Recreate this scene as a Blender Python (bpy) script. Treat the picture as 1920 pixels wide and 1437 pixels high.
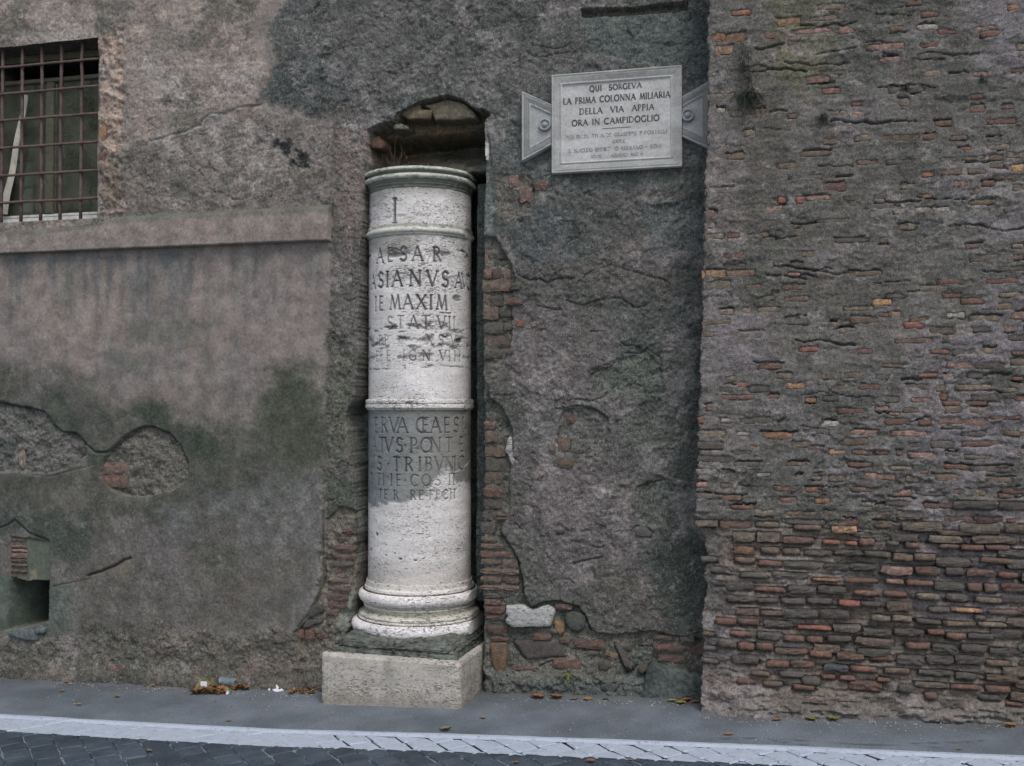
import bpy, bmesh, math, random
import numpy as np
random.seed(7)
RS = np.random.RandomState(11)
for o in list(bpy.data.objects):
    bpy.data.objects.remove(o)
SC = bpy.context.scene
COL = SC.collection

# ------------------------------------------------------------------ camera
YAW = math.radians(13.6)
PITCH = math.atan(41.5 / 1920)
CAM = np.array([0.0, -5.55, 1.6])
cd = bpy.data.cameras.new('camera')
cam = bpy.data.objects.new('camera', cd)
COL.objects.link(cam)
cam.location = CAM
cam.rotation_euler = (math.pi / 2 + PITCH, 0, YAW)
cd.sensor_width = 36
cd.lens = 36
cd.clip_start = 0.05
cd.clip_end = 500
SC.camera = cam

# ------------------------------------------------------------------ sky, sun, exposure
SUN_EL, SUN_AZ = math.radians(56), math.radians(32)      # azimuth measured from the wall normal towards +x
w = bpy.data.worlds.new('World')
SC.world = w
w.use_nodes = True
nt = w.node_tree
nt.nodes.clear()
sky = nt.nodes.new('ShaderNodeTexSky')
sky.sky_type = 'NISHITA'
sky.sun_disc = False
sky.sun_elevation = SUN_EL
sky.sun_rotation = math.pi - SUN_AZ
hs = nt.nodes.new('ShaderNodeHueSaturation')
hs.inputs['Saturation'].default_value = 0.50             # thin cloud cover
bg = nt.nodes.new('ShaderNodeBackground')
bg.inputs['Strength'].default_value = 0.13
ow = nt.nodes.new('ShaderNodeOutputWorld')
nt.links.new(sky.outputs[0], hs.inputs['Color'])
nt.links.new(hs.outputs[0], bg.inputs['Color'])
nt.links.new(bg.outputs[0], ow.inputs[0])
sl = bpy.data.lights.new('sun', 'SUN')
sl.energy = 1.3
sl.angle = math.radians(24)
sl.color = (1.0, 0.95, 0.88)
sun = bpy.data.objects.new('sun', sl)
COL.objects.link(sun)
sun.location = (4, -8, 12)
sun.rotation_euler = (math.pi / 2 - SUN_EL, 0, SUN_AZ)
SC.view_settings.view_transform = 'Standard'
SC.view_settings.look = 'None'
SC.view_settings.gamma = 1
SC.view_settings.use_curve_mapping = False
SC.view_settings.exposure = 0.80
K = 1.0                                                   # photo colour -> surface albedo

# ------------------------------------------------------------------ measuring: photo pixels <-> planes of the place
_f = np.array([-math.sin(YAW) * math.cos(PITCH), math.cos(YAW) * math.cos(PITCH), math.sin(PITCH)])
_r = np.array([math.cos(YAW), math.sin(YAW), 0])
_u = np.cross(_r, _f)
def ray(px, py):
    return _f + (px - 960) / 1920 * _r + (718.5 - py) / 1920 * _u
def onY(px, py, y=0.0):
    d = ray(px, py)
    p = CAM + (y - CAM[1]) / d[1] * d
    return p[0], p[2]
def onZ(px, py, z=0.0):
    d = ray(px, py)
    p = CAM + (z - CAM[2]) / d[2] * d
    return p[0], p[1]
GX = [-30, -6.5, -4.7, -3.2, -2.4, -1.5, -.3, 1.2, 3, 30]
GZ = [-.75, -.145, -.103, -.07, -.048, -.004, .047, .1, .16, .9]
def gz(x):
    return np.interp(x, GX, GZ)
def onG(px, py):
    z = 0.0
    for _ in range(12):
        x, y = onZ(px, py, z)
        z = float(gz(x))
    return x, y, z

# ------------------------------------------------------------------ helpers
def srgb(c, k=None):
    c = np.asarray(c, float) / 255
    l = np.where(c <= .04045, c / 12.92, ((c + .055) / 1.055) ** 2.4)
    return l * (K if k is None else k)
def sstep(a, b, x):
    t = np.clip((x - a) / (b - a), 0, 1)
    return t * t * (3 - 2 * t)
def _wm(c, s):
    g = np.asarray(c, float) / s
    i = np.floor(g).astype(int)
    t = g - i
    t = t * t * (3 - 2 * t)
    i = i - i.min()
    return i, t
def lattice(xs, zs, sx, sz, rs):
    i, t = _wm(zs, sz)
    j, u = _wm(xs, sx)
    G = rs.rand(i.max() + 2, j.max() + 2) * 2 - 1
    A = G[i] * (1 - t)[:, None] + G[i + 1] * t[:, None]
    return A[:, j] * (1 - u) + A[:, j + 1] * u
def fbm(xs, zs, scale, oct=4, gain=.5, seed=0, stretch=1.0):
    rs = np.random.RandomState(seed)
    a, t, out = 1.0, 0.0, 0.0
    for k in range(oct):
        s = scale / 2 ** k
        out = out + a * lattice(xs + .37 * s, zs + .61 * s, s * stretch, s, rs)
        t += a
        a *= gain
    return out / t * 1.6
def sdf(poly, X, Z):
    P = np.asarray(poly, float)
    d = np.full(X.shape, 1e9)
    inside = np.zeros(X.shape, bool)
    n = len(P)
    for i in range(n):
        a, b = P[i], P[(i + 1) % n]
        e = b - a
        wx, wz = X - a[0], Z - a[1]
        t = np.clip((wx * e[0] + wz * e[1]) / max(e @ e, 1e-12), 0, 1)
        d = np.minimum(d, (wx - t * e[0]) ** 2 + (wz - t * e[1]) ** 2)
        if a[1] != b[1]:
            c = (a[1] > Z) != (b[1] > Z)
            inside ^= c & (X < (b[0] - a[0]) * (Z - a[1]) / (b[1] - a[1]) + a[0])
    d = np.sqrt(d)
    return np.where(inside, -d, d)
def pdist(line, X, Z):
    P = np.asarray(line, float)
    d = np.full(X.shape, 1e9)
    for a, b in zip(P[:-1], P[1:]):
        e = b - a
        wx, wz = X - a[0], Z - a[1]
        t = np.clip((wx * e[0] + wz * e[1]) / max(e @ e, 1e-12), 0, 1)
        d = np.minimum(d, (wx - t * e[0]) ** 2 + (wz - t * e[1]) ** 2)
    return np.sqrt(d)

def empty(name, loc, label, cat, group=None, rz=0):
    o = bpy.data.objects.new(name, None)
    o.empty_display_size = .1
    COL.objects.link(o)
    o.location = loc
    o.rotation_euler = (0, 0, rz)
    return tag(o, label, cat, group)
def tag(o, label=None, cat=None, group=None, kind=None):
    if label: o['label'] = label
    if cat: o['category'] = cat
    if group: o['group'] = group
    if kind: o['kind'] = kind
    return o
def link(name, me, m, parent=None, smooth=True):
    if m is not None and not me.materials:
        me.materials.append(m)
    if smooth:
        me.polygons.foreach_set('use_smooth', np.ones(len(me.polygons), bool))
    o = bpy.data.objects.new(name, me)
    COL.objects.link(o)
    if parent is not None:
        o.parent = parent
        bl = parent
        o.matrix_parent_inverse = world_inv(parent)
    return o
def world_inv(p):
    from mathutils import Matrix
    M = Matrix.LocRotScale(p.location, p.rotation_euler, p.scale)
    if p.parent is not None:
        M = Matrix.LocRotScale(p.parent.location, p.parent.rotation_euler, p.parent.scale) @ p.matrix_parent_inverse @ M if False else M
    return M.inverted()
def raw_mesh(name, V, F, col=None):
    """V (n,3), F (m,4) or (m,3) int arrays"""
    me = bpy.data.meshes.new(name)
    V = np.ascontiguousarray(V, dtype=np.float32)
    F = np.ascontiguousarray(F, dtype=np.int32)
    me.vertices.add(len(V))
    me.vertices.foreach_set('co', V.ravel())
    k = F.shape[1]
    me.loops.add(F.size)
    me.loops.foreach_set('vertex_index', F.ravel())
    me.polygons.add(len(F))
    me.polygons.foreach_set('loop_start', np.arange(0, F.size, k, dtype=np.int32))
    me.update(calc_edges=True)
    if col is not None:
        a = me.color_attributes.new('Col', 'FLOAT_COLOR', 'POINT')
        a.data.foreach_set('color', np.ascontiguousarray(col, dtype=np.float32).ravel())
    me.validate()
    return me
def grid_mesh(name, X, Y, Z, col=None, keep=None):
    n, m = X.shape
    idx = np.arange(n * m).reshape(n, m)
    F = np.stack([idx[:-1, :-1], idx[:-1, 1:], idx[1:, 1:], idx[1:, :-1]], -1)
    if keep is not None:
        F = F[keep]
    F = F.reshape(-1, 4)
    V = np.stack([X, Y, Z], -1).reshape(-1, 3)
    if keep is not None:
        used = np.zeros(len(V), bool)
        used[F.ravel()] = True
        mp = np.cumsum(used) - 1
        V = V[used]
        F = mp[F]
        if col is not None:
            col = col.reshape(-1, 4)[used]
    return raw_mesh(name, V, F, None if col is None else col.reshape(-1, 4))
def py_mesh(name, V, F):
    me = bpy.data.meshes.new(name)
    me.from_pydata([tuple(map(float, v)) for v in V], [], [tuple(f) for f in F])
    me.update()
    return me
def box_vf(x0, x1, y0, y1, z0, z1):
    V = [(x, y, z) for z in (z0, z1) for y in (y0, y1) for x in (x0, x1)]
    F = [(0, 1, 5, 4), (1, 3, 7, 5), (3, 2, 6, 7), (2, 0, 4, 6), (4, 5, 7, 6), (0, 2, 3, 1)]
    return V, F
def box(name, x0, x1, y0, y1, z0, z1, m, parent=None, bevel=0.0, smooth=False):
    me = py_mesh(name, *box_vf(x0, x1, y0, y1, z0, z1))
    if bevel:
        bm = bmesh.new()
        bm.from_mesh(me)
        bmesh.ops.bevel(bm, geom=bm.edges[:], offset=bevel, segments=2, affect='EDGES')
        bm.to_mesh(me)
        bm.free()
    return link(name, me, m, parent, smooth)

# ------------------------------------------------------------------ materials
def mat(name, rough=.9, spec=.25):
    m = bpy.data.materials.new(name)
    m.use_nodes = True
    t = m.node_tree
    b = t.nodes['Principled BSDF']
    b.inputs['Roughness'].default_value = rough
    b.inputs['Specular IOR Level'].default_value = spec
    return m, t, b
def N(t, typ, **kw):
    n = t.nodes.new(typ)
    for k, v in kw.items():
        if k in n.inputs: n.inputs[k].default_value = v
        else: setattr(n, k, v)
    return n
def noise(t, vec, scale, detail=6, rough=.6, dist=0.0):
    n = N(t, 'ShaderNodeTexNoise')
    n.inputs['Scale'].default_value = scale
    n.inputs['Detail'].default_value = detail
    n.inputs['Roughness'].default_value = rough
    n.inputs['Distortion'].default_value = dist
    t.links.new(vec, n.inputs['Vector'])
    return n.outputs['Fac']
def ramp(t, fac, stops):
    r = N(t, 'ShaderNodeMapRange')
    r.interpolation_type = 'SMOOTHSTEP'
    (a, va), (b, vb) = stops
    r.inputs['From Min'].default_value = a
    r.inputs['From Max'].default_value = b
    r.inputs['To Min'].default_value = va
    r.inputs['To Max'].default_value = vb
    t.links.new(fac, r.inputs['Value'])
    return r.outputs['Result']
def math_(t, op, a, b=None):
    n = N(t, 'ShaderNodeMath')
    n.operation = op
    for i, v in enumerate((a, b)):
        if v is None: continue
        if isinstance(v, (int, float)): n.inputs[i].default_value = v
        else: t.links.new(v, n.inputs[i])
    return n.outputs[0]
def mixc(t, fac, a, b, mode='MIX'):
    n = N(t, 'ShaderNodeMix')
    n.data_type = 'RGBA'
    n.blend_type = mode
    for i, v in ((0, fac), (6, a), (7, b)):
        if isinstance(v, (int, float)): n.inputs[i].default_value = v
        elif isinstance(v, (tuple, list, np.ndarray)): n.inputs[i].default_value = (*[float(q) for q in v[:3]], 1)
        else: t.links.new(v, n.inputs[i])
    return n.outputs[2]
def mixf(t, f, a, b):
    n = N(t, 'ShaderNodeMix')
    n.data_type = 'FLOAT'
    for i, v in ((0, f), (2, a), (3, b)): t.links.new(v, n.inputs[i])
    return n.outputs[0]
def bump(t, b, height, dist=.004, strength=1.0):
    n = N(t, 'ShaderNodeBump')
    n.inputs['Distance'].default_value = dist
    if isinstance(strength, float): n.inputs['Strength'].default_value = strength
    else: t.links.new(strength, n.inputs['Strength'])
    t.links.new(height, n.inputs['Height'])
    t.links.new(n.outputs[0], b.inputs['Normal'])
def wpos(t):
    return N(t, 'ShaderNodeNewGeometry').outputs['Position']
def stretch(t, vec, s):
    n = N(t, 'ShaderNodeVectorMath')
    n.operation = 'MULTIPLY'
    t.links.new(vec, n.inputs[0])
    n.inputs[1].default_value = s
    return n.outputs[0]

def masonry_material(name, grain=1.0, speck=(.30, .27, .27), bumpd=.0048):
    m, t, b = mat(name, .93, .15)
    at = N(t, 'ShaderNodeAttribute')
    at.attribute_name = 'Col'
    P = wpos(t)
    c = at.outputs['Color']
    n1 = noise(t, P, 11, 7, .62)
    n2 = noise(t, P, 55, 7, .72)
    n3 = noise(t, P, 190, 4, .75)
    f = math_(t, 'MULTIPLY', ramp(t, n1, ((.3, .84), (.7, 1.34))), mixf(t, at.outputs['Alpha'], ramp(t, n2, ((.28, .88), (.74, 1.22))), ramp(t, n2, ((.28, .62), (.74, 1.66)))))
    f2 = ramp(t, n3, ((.32, .42), (.70, 1.9)))
    g = mixc(t, at.outputs['Alpha'], (1, 1, 1), f2)
    c = mixc(t, 1.0, c, f, 'MULTIPLY')
    c = mixc(t, 1.0, c, g, 'MULTIPLY')
    hue = noise(t, P, 7, 5, .6)
    c = mixc(t, ramp(t, hue, ((.5, 0.0), (.75, .35))), c, mixc(t, 1.0, c, (1.22, .98, .95), 'MULTIPLY'))
    sp = noise(t, P, 130, 3, .6, .4)
    spm = math_(t, 'MULTIPLY', ramp(t, sp, ((.59, 0.0), (.72, .85))), at.outputs['Alpha'])
    c = mixc(t, spm, c, speck)
    dk = noise(t, P, 90, 3, .55, .8)
    c = mixc(t, math_(t, 'MULTIPLY', ramp(t, dk, ((.64, 0.0), (.74, .7))), at.outputs['Alpha']), c, (.02, .022, .022))
    vo = N(t, 'ShaderNodeTexVoronoi')
    vo.inputs['Scale'].default_value = 105
    t.links.new(P, vo.inputs['Vector'])
    sc_ = N(t, 'ShaderNodeSeparateColor'); t.links.new(vo.outputs['Color'], sc_.inputs[0])
    grain_in = ramp(t, vo.outputs['Distance'], ((.20, 1.0), (.42, 0.0)))
    gl_ = math_(t, 'MULTIPLY', math_(t, 'MULTIPLY', ramp(t, sc_.outputs[0], ((.80, 0.0), (.96, .8))), grain_in), at.outputs['Alpha'])
    gd_ = math_(t, 'MULTIPLY', math_(t, 'MULTIPLY', ramp(t, sc_.outputs[1], ((.72, 0.0), (.92, .75))), grain_in), at.outputs['Alpha'])
    c = mixc(t, gl_, c, speck)
    c = mixc(t, gd_, c, (.028, .030, .030))
    t.links.new(c, b.inputs['Base Color'])
    h = math_(t, 'ADD', math_(t, 'MULTIPLY', n2, 1.3 * grain), math_(t, 'MULTIPLY', n3, .9 * grain))
    bump(t, b, h, bumpd, ramp(t, at.outputs['Alpha'], ((0.1, .12), (1.0, .9))))
    return m
M_PLASTER = masonry_material('old_lime_plaster')
M_MORTAR = masonry_material('weathered_mortar', 1.1, (.26, .24, .26), .007)

def brick_material(name, source):
    m, t, b = mat(name, .92, .15)
    if source == 'object':
        c = N(t, 'ShaderNodeObjectInfo').outputs['Color']
    else:
        a = N(t, 'ShaderNodeAttribute')
        a.attribute_name = 'Col'
        c = a.outputs['Color']
    P = wpos(t)
    n1 = noise(t, P, 40, 6, .7)
    n2 = noise(t, P, 170, 4, .7)
    c = mixc(t, 1.0, c, math_(t, 'MULTIPLY', ramp(t, n1, ((.3, .62), (.72, 1.35))), ramp(t, n2, ((.3, .68), (.72, 1.38)))), 'MULTIPLY')
    gr = noise(t, P, 24, 8, .72, .6)
    c = mixc(t, ramp(t, gr, ((.42, .05), (.62, .8))), c, srgb((92, 86, 81)))
    gr2 = noise(t, stretch(t, P, (1, 1, 2)), 60, 5, .7)
    c = mixc(t, ramp(t, gr2, ((.6, .0), (.72, .55))), c, srgb((112, 108, 107)))
    t.links.new(c, b.inputs['Base Color'])
    bump(t, b, math_(t, 'ADD', n1, n2), .010, 1.0)
    return m
M_BRICK = brick_material('old_roman_brick', 'object')
M_BRICKV = brick_material('old_roman_brick_fragment', 'vertex')

def travertine_material(name, base, pit=.62, use_attr=False, tint=None):
    m, t, b = mat(name, .72, .3)
    P = wpos(t)
    if use_attr:
        at = N(t, 'ShaderNodeAttribute')
        at.attribute_name = 'Col'
        c = at.outputs['Color']
        al = at.outputs['Alpha']
    else:
        c = mixc(t, 0.0, base, base)
        al = None
    n1 = noise(t, stretch(t, P, (1, 1, 3.0)), 6, 6, .6)
    n2 = noise(t, P, 70, 6, .7)
    c = mixc(t, 1.0, c, math_(t, 'MULTIPLY', ramp(t, n1, ((.3, .86), (.7, 1.1))), ramp(t, n2, ((.25, .82), (.75, 1.14)))), 'MULTIPLY')
    p1 = noise(t, stretch(t, P, (1, 1, 3.6)), 42, 4, .62, .5)
    p2 = noise(t, stretch(t, P, (1, 1, 2.2)), 120, 2, .5)
    th = noise(t, stretch(t, P, (.6, .6, 2.0)), 3.2, 4, .6)
    lo = math_(t, 'SUBTRACT', pit + .02, math_(t, 'MULTIPLY', math_(t, 'SUBTRACT', th, .5), .35))
    if al is not None:
        lo = math_(t, 'SUBTRACT', lo, math_(t, 'MULTIPLY', al, .14))
    mk = math_(t, 'MULTIPLY', math_(t, 'SUBTRACT', p1, lo), 18)
    mk = N_clamp(t, mk)
    mk2 = N_clamp(t, math_(t, 'MULTIPLY', math_(t, 'SUBTRACT', p2, math_(t, 'ADD', lo, .03)), 14))
    mk = math_(t, 'MAXIMUM', mk, math_(t, 'MULTIPLY', mk2, .8))
    c = mixc(t, math_(t, 'MULTIPLY', mk, .78), c, (.07, .068, .066))
    t.links.new(c, b.inputs['Base Color'])
    bump(t, b, math_(t, 'SUBTRACT', math_(t, 'MULTIPLY', n2, .35), mk), .004, .8)
    return m
def N_clamp(t, v):
    n = N(t, 'ShaderNodeClamp')
    t.links.new(v, n.inputs[0])
    return n.outputs[0]
M_TRAV = travertine_material('column_travertine', (.5, .48, .48), .60, True)
M_BLOCK = travertine_material('plinth_travertine', srgb((166, 160, 152)), .555)
_t = M_BLOCK.node_tree; _b = _t.nodes['Principled BSDF']; _c = _b.inputs['Base Color'].links[0].from_socket
_P = wpos(_t); _x = N(_t, 'ShaderNodeSeparateXYZ'); _t.links.new(_P, _x.inputs[0])
_n = noise(_t, _P, 14, 6, .65)
_d = ramp(_t, math_(_t, 'ADD', _x.outputs[2], math_(_t, 'MULTIPLY', _n, -.16)), ((-.09, .5), (-.02, 0.0)))
_c = mixc(_t, _d, _c, srgb((112, 102, 94)))
_s = noise(_t, stretch(_t, _P, (1, 1, .25)), 9, 5, .6)
_c = mixc(_t, ramp(_t, _s, ((.5, 0.0), (.72, .5))), _c, srgb((116, 114, 106)))
_t.links.new(_c, _b.inputs['Base Color'])
M_MARBLE = travertine_material('plaque_marble', srgb((158, 158, 160)), .74)

def plain(name, c, rough=.8, spec=.3, n=.18, scale=60, bd=.002, metallic=0):
    m, t, b = mat(name, rough, spec)
    P = wpos(t)
    n1 = noise(t, P, scale, 6, .65)
    n2 = noise(t, P, scale / 7, 4, .6)
    cc = mixc(t, 1.0, tuple(c), math_(t, 'MULTIPLY', ramp(t, n1, ((.3, 1 - n * 1.4), (.7, 1 + n * 1.4))), ramp(t, n2, ((.3, 1 - n), (.7, 1 + n)))), 'MULTIPLY')
    t.links.new(cc, b.inputs['Base Color'])
    b.inputs['Metallic'].default_value = metallic
    if bd: bump(t, b, n1, bd, .7)
    return m
def obj_mat(name, rough=.8):
    m, t, b = mat(name, rough, .25)
    c = N(t, 'ShaderNodeObjectInfo').outputs['Color']
    n1 = noise(t, wpos(t), 150, 4, .6)
    c = mixc(t, 1.0, c, ramp(t, n1, ((.3, .7), (.7, 1.25))), 'MULTIPLY')
    t.links.new(c, b.inputs['Base Color'])
    return m
M_IRON = plain('rusted_iron', srgb((86, 70, 66)), .75, .3, .25, 80, .002)
M_LETTER = plain('black_letter_paint', (.065, .065, .067), .7, .2, .3, 200, 0)
M_FAINT = plain('faded_letter_paint', srgb((126, 126, 128)), .8, .2, .25, 200, 0)
M_LEAF = obj_mat('dry_leaf')

# ------------------------------------------------------------------ shared relief tools
class Relief:
    def __init__(s, xs, zs, seed):
        s.xs, s.zs = xs, zs
        s.X, s.Z = np.meshgrid(xs, zs)
        s.D = np.zeros(s.X.shape)           # relief towards the street (m)
        s.C = np.zeros(s.X.shape + (4,))
        s.wx = fbm(xs, zs, .12, 6, .74, seed + 1)
        s.wz = fbm(xs, zs, .12, 6, .74, seed + 2)
        s.n = fbm(xs, zs, .25, 6, .62, seed + 3)
    def dist(s, poly, warp):
        return sdf(poly, s.X + s.wx * warp, s.Z + s.wz * warp)
    def mask(s, poly, feather=.02, warp=.02):
        P = np.asarray(poly)
        pad = feather + warp * 3 + .02
        ix = np.where((s.xs > P[:, 0].min() - pad) & (s.xs < P[:, 0].max() + pad))[0]
        iz = np.where((s.zs > P[:, 1].min() - pad) & (s.zs < P[:, 1].max() + pad))[0]
        out = np.zeros(s.X.shape)
        if len(ix) < 2 or len(iz) < 2: return out
        sl_ = np.s_[iz[0]:iz[-1] + 1, ix[0]:ix[-1] + 1]
        d = sdf(poly, s.X[sl_] + s.wx[sl_] * warp, s.Z[sl_] + s.wz[sl_] * warp)
        out[sl_] = sstep(feather, -feather, d)
        return out
    def paint(s, mk, c, a=1.0, al=None):
        k = (mk * a)[..., None]
        s.C[..., :3] = s.C[..., :3] * (1 - k) + srgb(c) * k
        if al is not None:
            s.C[..., 3] = s.C[..., 3] * (1 - mk) + al * mk
    def groove(s, line, width, depth, warp=.004, tint=.45, lip=0.0):
        P = np.asarray(line)
        pad = width * 4 + warp * 3
        ix = np.where((s.xs > P[:, 0].min() - pad) & (s.xs < P[:, 0].max() + pad))[0]
        iz = np.where((s.zs > P[:, 1].min() - pad) & (s.zs < P[:, 1].max() + pad))[0]
        if len(ix) < 2 or len(iz) < 2: return
        sl_ = np.s_[iz[0]:iz[-1] + 1, ix[0]:ix[-1] + 1]
        d = pdist(line, s.X[sl_] + s.wx[sl_] * warp, s.Z[sl_] + s.wz[sl_] * warp)
        wv = width * (1 + .5 * s.n[sl_])
        g = np.exp(-(d / wv) ** 2)
        s.D[sl_] -= depth * g
        s.C[sl_][..., :3] *= (1 - tint * g)[..., None]
def axis(a, b, step, lo, hi, coarse=.04):
    L = np.arange(lo, a, coarse)
    M_ = np.arange(a, b, step)
    R = np.arange(b, hi + coarse, coarse)
    return np.concatenate([L, M_, R])
def wl(pts, y=0.0):
    return [onY(px, py, y) for px, py in pts]
def zc(off, pts, s=2.994, y=0.0):
    ox, oy = off
    return [onY(ox + a / s, oy + b / s, y) for a, b in pts]

# ================================================================== THE PLASTERED WALL
WALL = empty('plastered_wall', (-2.5, 0, -.05), 'tall old wall of stained grey-pink plaster with a niche and a barred window', 'wall')
xs = axis(-4.78, -.17, .0058, -9.2, -.16, .04)
zs = axis(-.16, 4.26, .0058, -.5, 5.6, .04)
R = Relief(xs, zs, 100)
X, Z = R.X, R.Z
ones = np.ones(X.shape)
R.C[..., :3] = srgb((78, 78, 78))
R.C[..., 3] = .8
f_lo = fbm(xs, zs, .9, 5, .55, 31)
f_md = fbm(xs, zs, .28, 6, .6, 32)
f_hi = fbm(xs, zs, .06, 5, .65, 33)
f_fi = fbm(xs, zs, .022, 3, .7, 34)
f_st = fbm(xs, zs, .10, 5, .6, 35, stretch=3.0)
f_dr = fbm(xs, zs, .35, 5, .55, 36, stretch=.18)

# --- plaster layers of the left facade (a little proud of the middle bay)
left_edge = [(-900, -200), (640, -200), (632, 190), (627, 210), (622, 386), (621, 460), (616, 640), (612, 800), (605, 960), (608, 1080), (598, 1112), (578, 1160), (562, 1178), (560, 1400), (-900, 1400)]
mL = R.mask(wl(left_edge), .004, .006)
mLsoft = R.mask(wl([(-900, -200), (640, -200), (500, 60), (520, 120), (490, 190), (560, 205), (632, 215), (622, 386), (616, 640), (605, 960), (600, 1112), (562, 1178), (-900, 1230)]), .03, .05)
R.paint(mLsoft, (116, 108, 106), 1, .35)
R.paint(mLsoft * sstep(-.1, .7, f_md), (136, 122, 118), .6)
R.paint(mLsoft * sstep(-.1, .6, -f_lo), (100, 95, 94), .6)
# upper left: paler, pinkish, scoured
up = R.mask(wl([(-900, -200), (560, -200), (470, 60), (500, 130), (480, 195), (500, 205), (400, 235), (300, 270), (235, 290), (235, 430), (-900, 440)]), .03, .05)
R.paint(up, (126, 115, 111), .75, .6)
R.paint(up * sstep(.15, .7, f_hi + .5 * f_md), (148, 130, 122), .6)
R.paint(up * sstep(.2, .8, -f_md), (92, 88, 86), .6)
R.paint(R.mask(wl([(195, 60), (235, 60), (232, 250), (235, 400), (192, 400)]), .012, .02), (146, 126, 116), .8, .7)
R.paint(R.mask(wl([(190, 280), (245, 300), (250, 410), (192, 405)]), .02, .03), (92, 84, 78), .7, .7)
R.paint(R.mask(wl([(180, 0), (250, 0), (240, 60), (190, 70)]), .03, .03), (84, 82, 78), .6)
# band between crack and string course: crackled
bandp = R.mask(wl([(235, 290), (330, 260), (480, 215), (622, 215), (622, 384), (235, 400)]), .02, .03)
R.paint(bandp, (110, 101, 99), .8, .75)
R.paint(bandp * sstep(-.1, .5, f_hi + .6 * f_md), (82, 80, 78), .55)
# big smooth field below the course
fld = R.mask(wl([(-900, 470), (622, 450), (616, 640), (612, 700), (540, 680), (480, 740), (400, 790), (330, 770), (250, 790), (150, 740), (80, 700), (-900, 740)]), .03, .06)
R.paint(fld, (112, 104, 103), .85, .18)
R.paint(fld * sstep(-.2, .7, f_md + .4 * f_lo), (128, 115, 112), .55)
R.paint(fld * sstep(.1, .6, f_dr) * sstep(1.2, 2.5, Z), (90, 90, 94), .6)
R.paint(R.mask(wl([(330, 470), (600, 460), (610, 700), (470, 720), (400, 600)]), .08, .08), (120, 110, 110), .45)
R.paint(R.mask(wl([(-900, 478), (350, 470), (330, 520), (240, 545), (150, 560), (60, 520), (-900, 540)]), .03, .06) * sstep(-.3, .5, f_dr), (92, 94, 97), .6)
for q in [[(120, 500), (150, 510), (145, 580), (115, 570)], [(240, 600), (330, 590), (430, 610), (360, 640), (250, 640)], [(225, 660), (290, 670), (280, 700), (200, 690)]]:
    R.paint(R.mask(wl(q), .04, .05), (86, 88, 84), .6)
# damp dark lower part
dark = R.mask(wl([(-900, 760), (60, 690), (110, 690), (150, 705), (200, 740), (255, 745), (300, 740), (340, 765), (400, 790), (440, 790), (480, 770), (520, 700), (560, 685), (590, 700), (610, 760), (606, 900), (600, 960), (560, 960), (480, 980), (420, 1010), (300, 1010), (200, 1000), (-900, 1010)]), .11, .10)
dark = np.clip(dark * (.92 + .34 * f_md + .22 * f_hi), 0, 1)
R.paint(dark, (62, 64, 59), .93, .32)
R.paint(dark * sstep(.25, .8, fbm(xs, zs, .5, 5, .6, 39)), (86, 84, 82), .5)
R.paint(dark * sstep(.2, .8, f_dr), (84, 82, 78), .45)
R.paint(R.mask(wl([(500, 700), (560, 690), (590, 720), (600, 800), (590, 870), (480, 860), (470, 790)]), .07, .08), (62, 66, 55), .7)
R.paint(R.mask(wl([(230, 770), (300, 755), (340, 800), (400, 800), (420, 860), (360, 860), (330, 810), (280, 790)]), .03, .04), (50, 57, 50), .7)
R.paint(R.mask(wl([(70, 740), (130, 745), (170, 830), (210, 850), (190, 880), (150, 850), (90, 790)]), .03, .04), (58, 64, 57), .6)
low = R.mask(wl([(-900, 960), (200, 960), (300, 980), (450, 950), (606, 880), (608, 1080), (562, 1178), (300, 1190), (-900, 1210)]), .06, .07)
R.paint(low, (80, 77, 74), .85, .5)
R.paint(low * sstep(.0, .7, f_md), (98, 93, 95), .6)
R.paint(R.mask(wl([(300, 960), (600, 880), (606, 1080), (560, 1150), (480, 1060), (380, 1060)]), .06, .08) * sstep(-.4, .5, f_md), (92, 92, 94), .5)
R.paint(R.mask(wl([(0, 960), (180, 960), (170, 1060), (100, 1050), (60, 1000), (0, 1000)]), .04, .06), (56, 62, 58), .8)
R.paint(R.mask(wl([(360, 1020), (440, 1020), (450, 1090), (370, 1100)]), .05, .06), (68, 69, 62), .6)
# exposed earthy base
base_m = R.mask(wl([(-900, 1215), (60, 1195), (200, 1175), (330, 1170), (430, 1185), (562, 1180), (640, 1150), (660, 1190), (640, 1400), (-900, 1400)]), .08, .10)
R.paint(base_m, (80, 75, 70), .8, .8)
R.paint(base_m * sstep(.1, .8, f_hi + f_md * .6), (98, 85, 79), .55)
R.paint(base_m * sstep(.1, .8, -f_md), (58, 60, 55), .6)
R.D += mL * .014
R.D += base_m * (.003 + .007 * f_md + .006 * f_hi)

# --- dark upper band over the middle
topd = R.mask(wl([(560, -200), (1330, -200), (1330, 140), (1035, 130), (980, 170), (900, 190), (840, 170), (760, 190), (690, 225), (640, 215), (550, 205), (492, 190), (510, 130), (560, 70), (600, 0)]), .03, .06)
R.paint(topd, (75, 74, 73), .9, .8)
R.paint(topd * sstep(.0, .6, f_md), (88, 84, 86), .6)
R.paint(topd * sstep(.1, .7, -f_md + .4 * f_hi), (60, 62, 60), .6)
R.paint(R.mask(wl([(500, 130), (560, 90), (640, 110), (680, 180), (600, 205), (495, 190)]), .03, .05), (60, 64, 66), .65)
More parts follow.
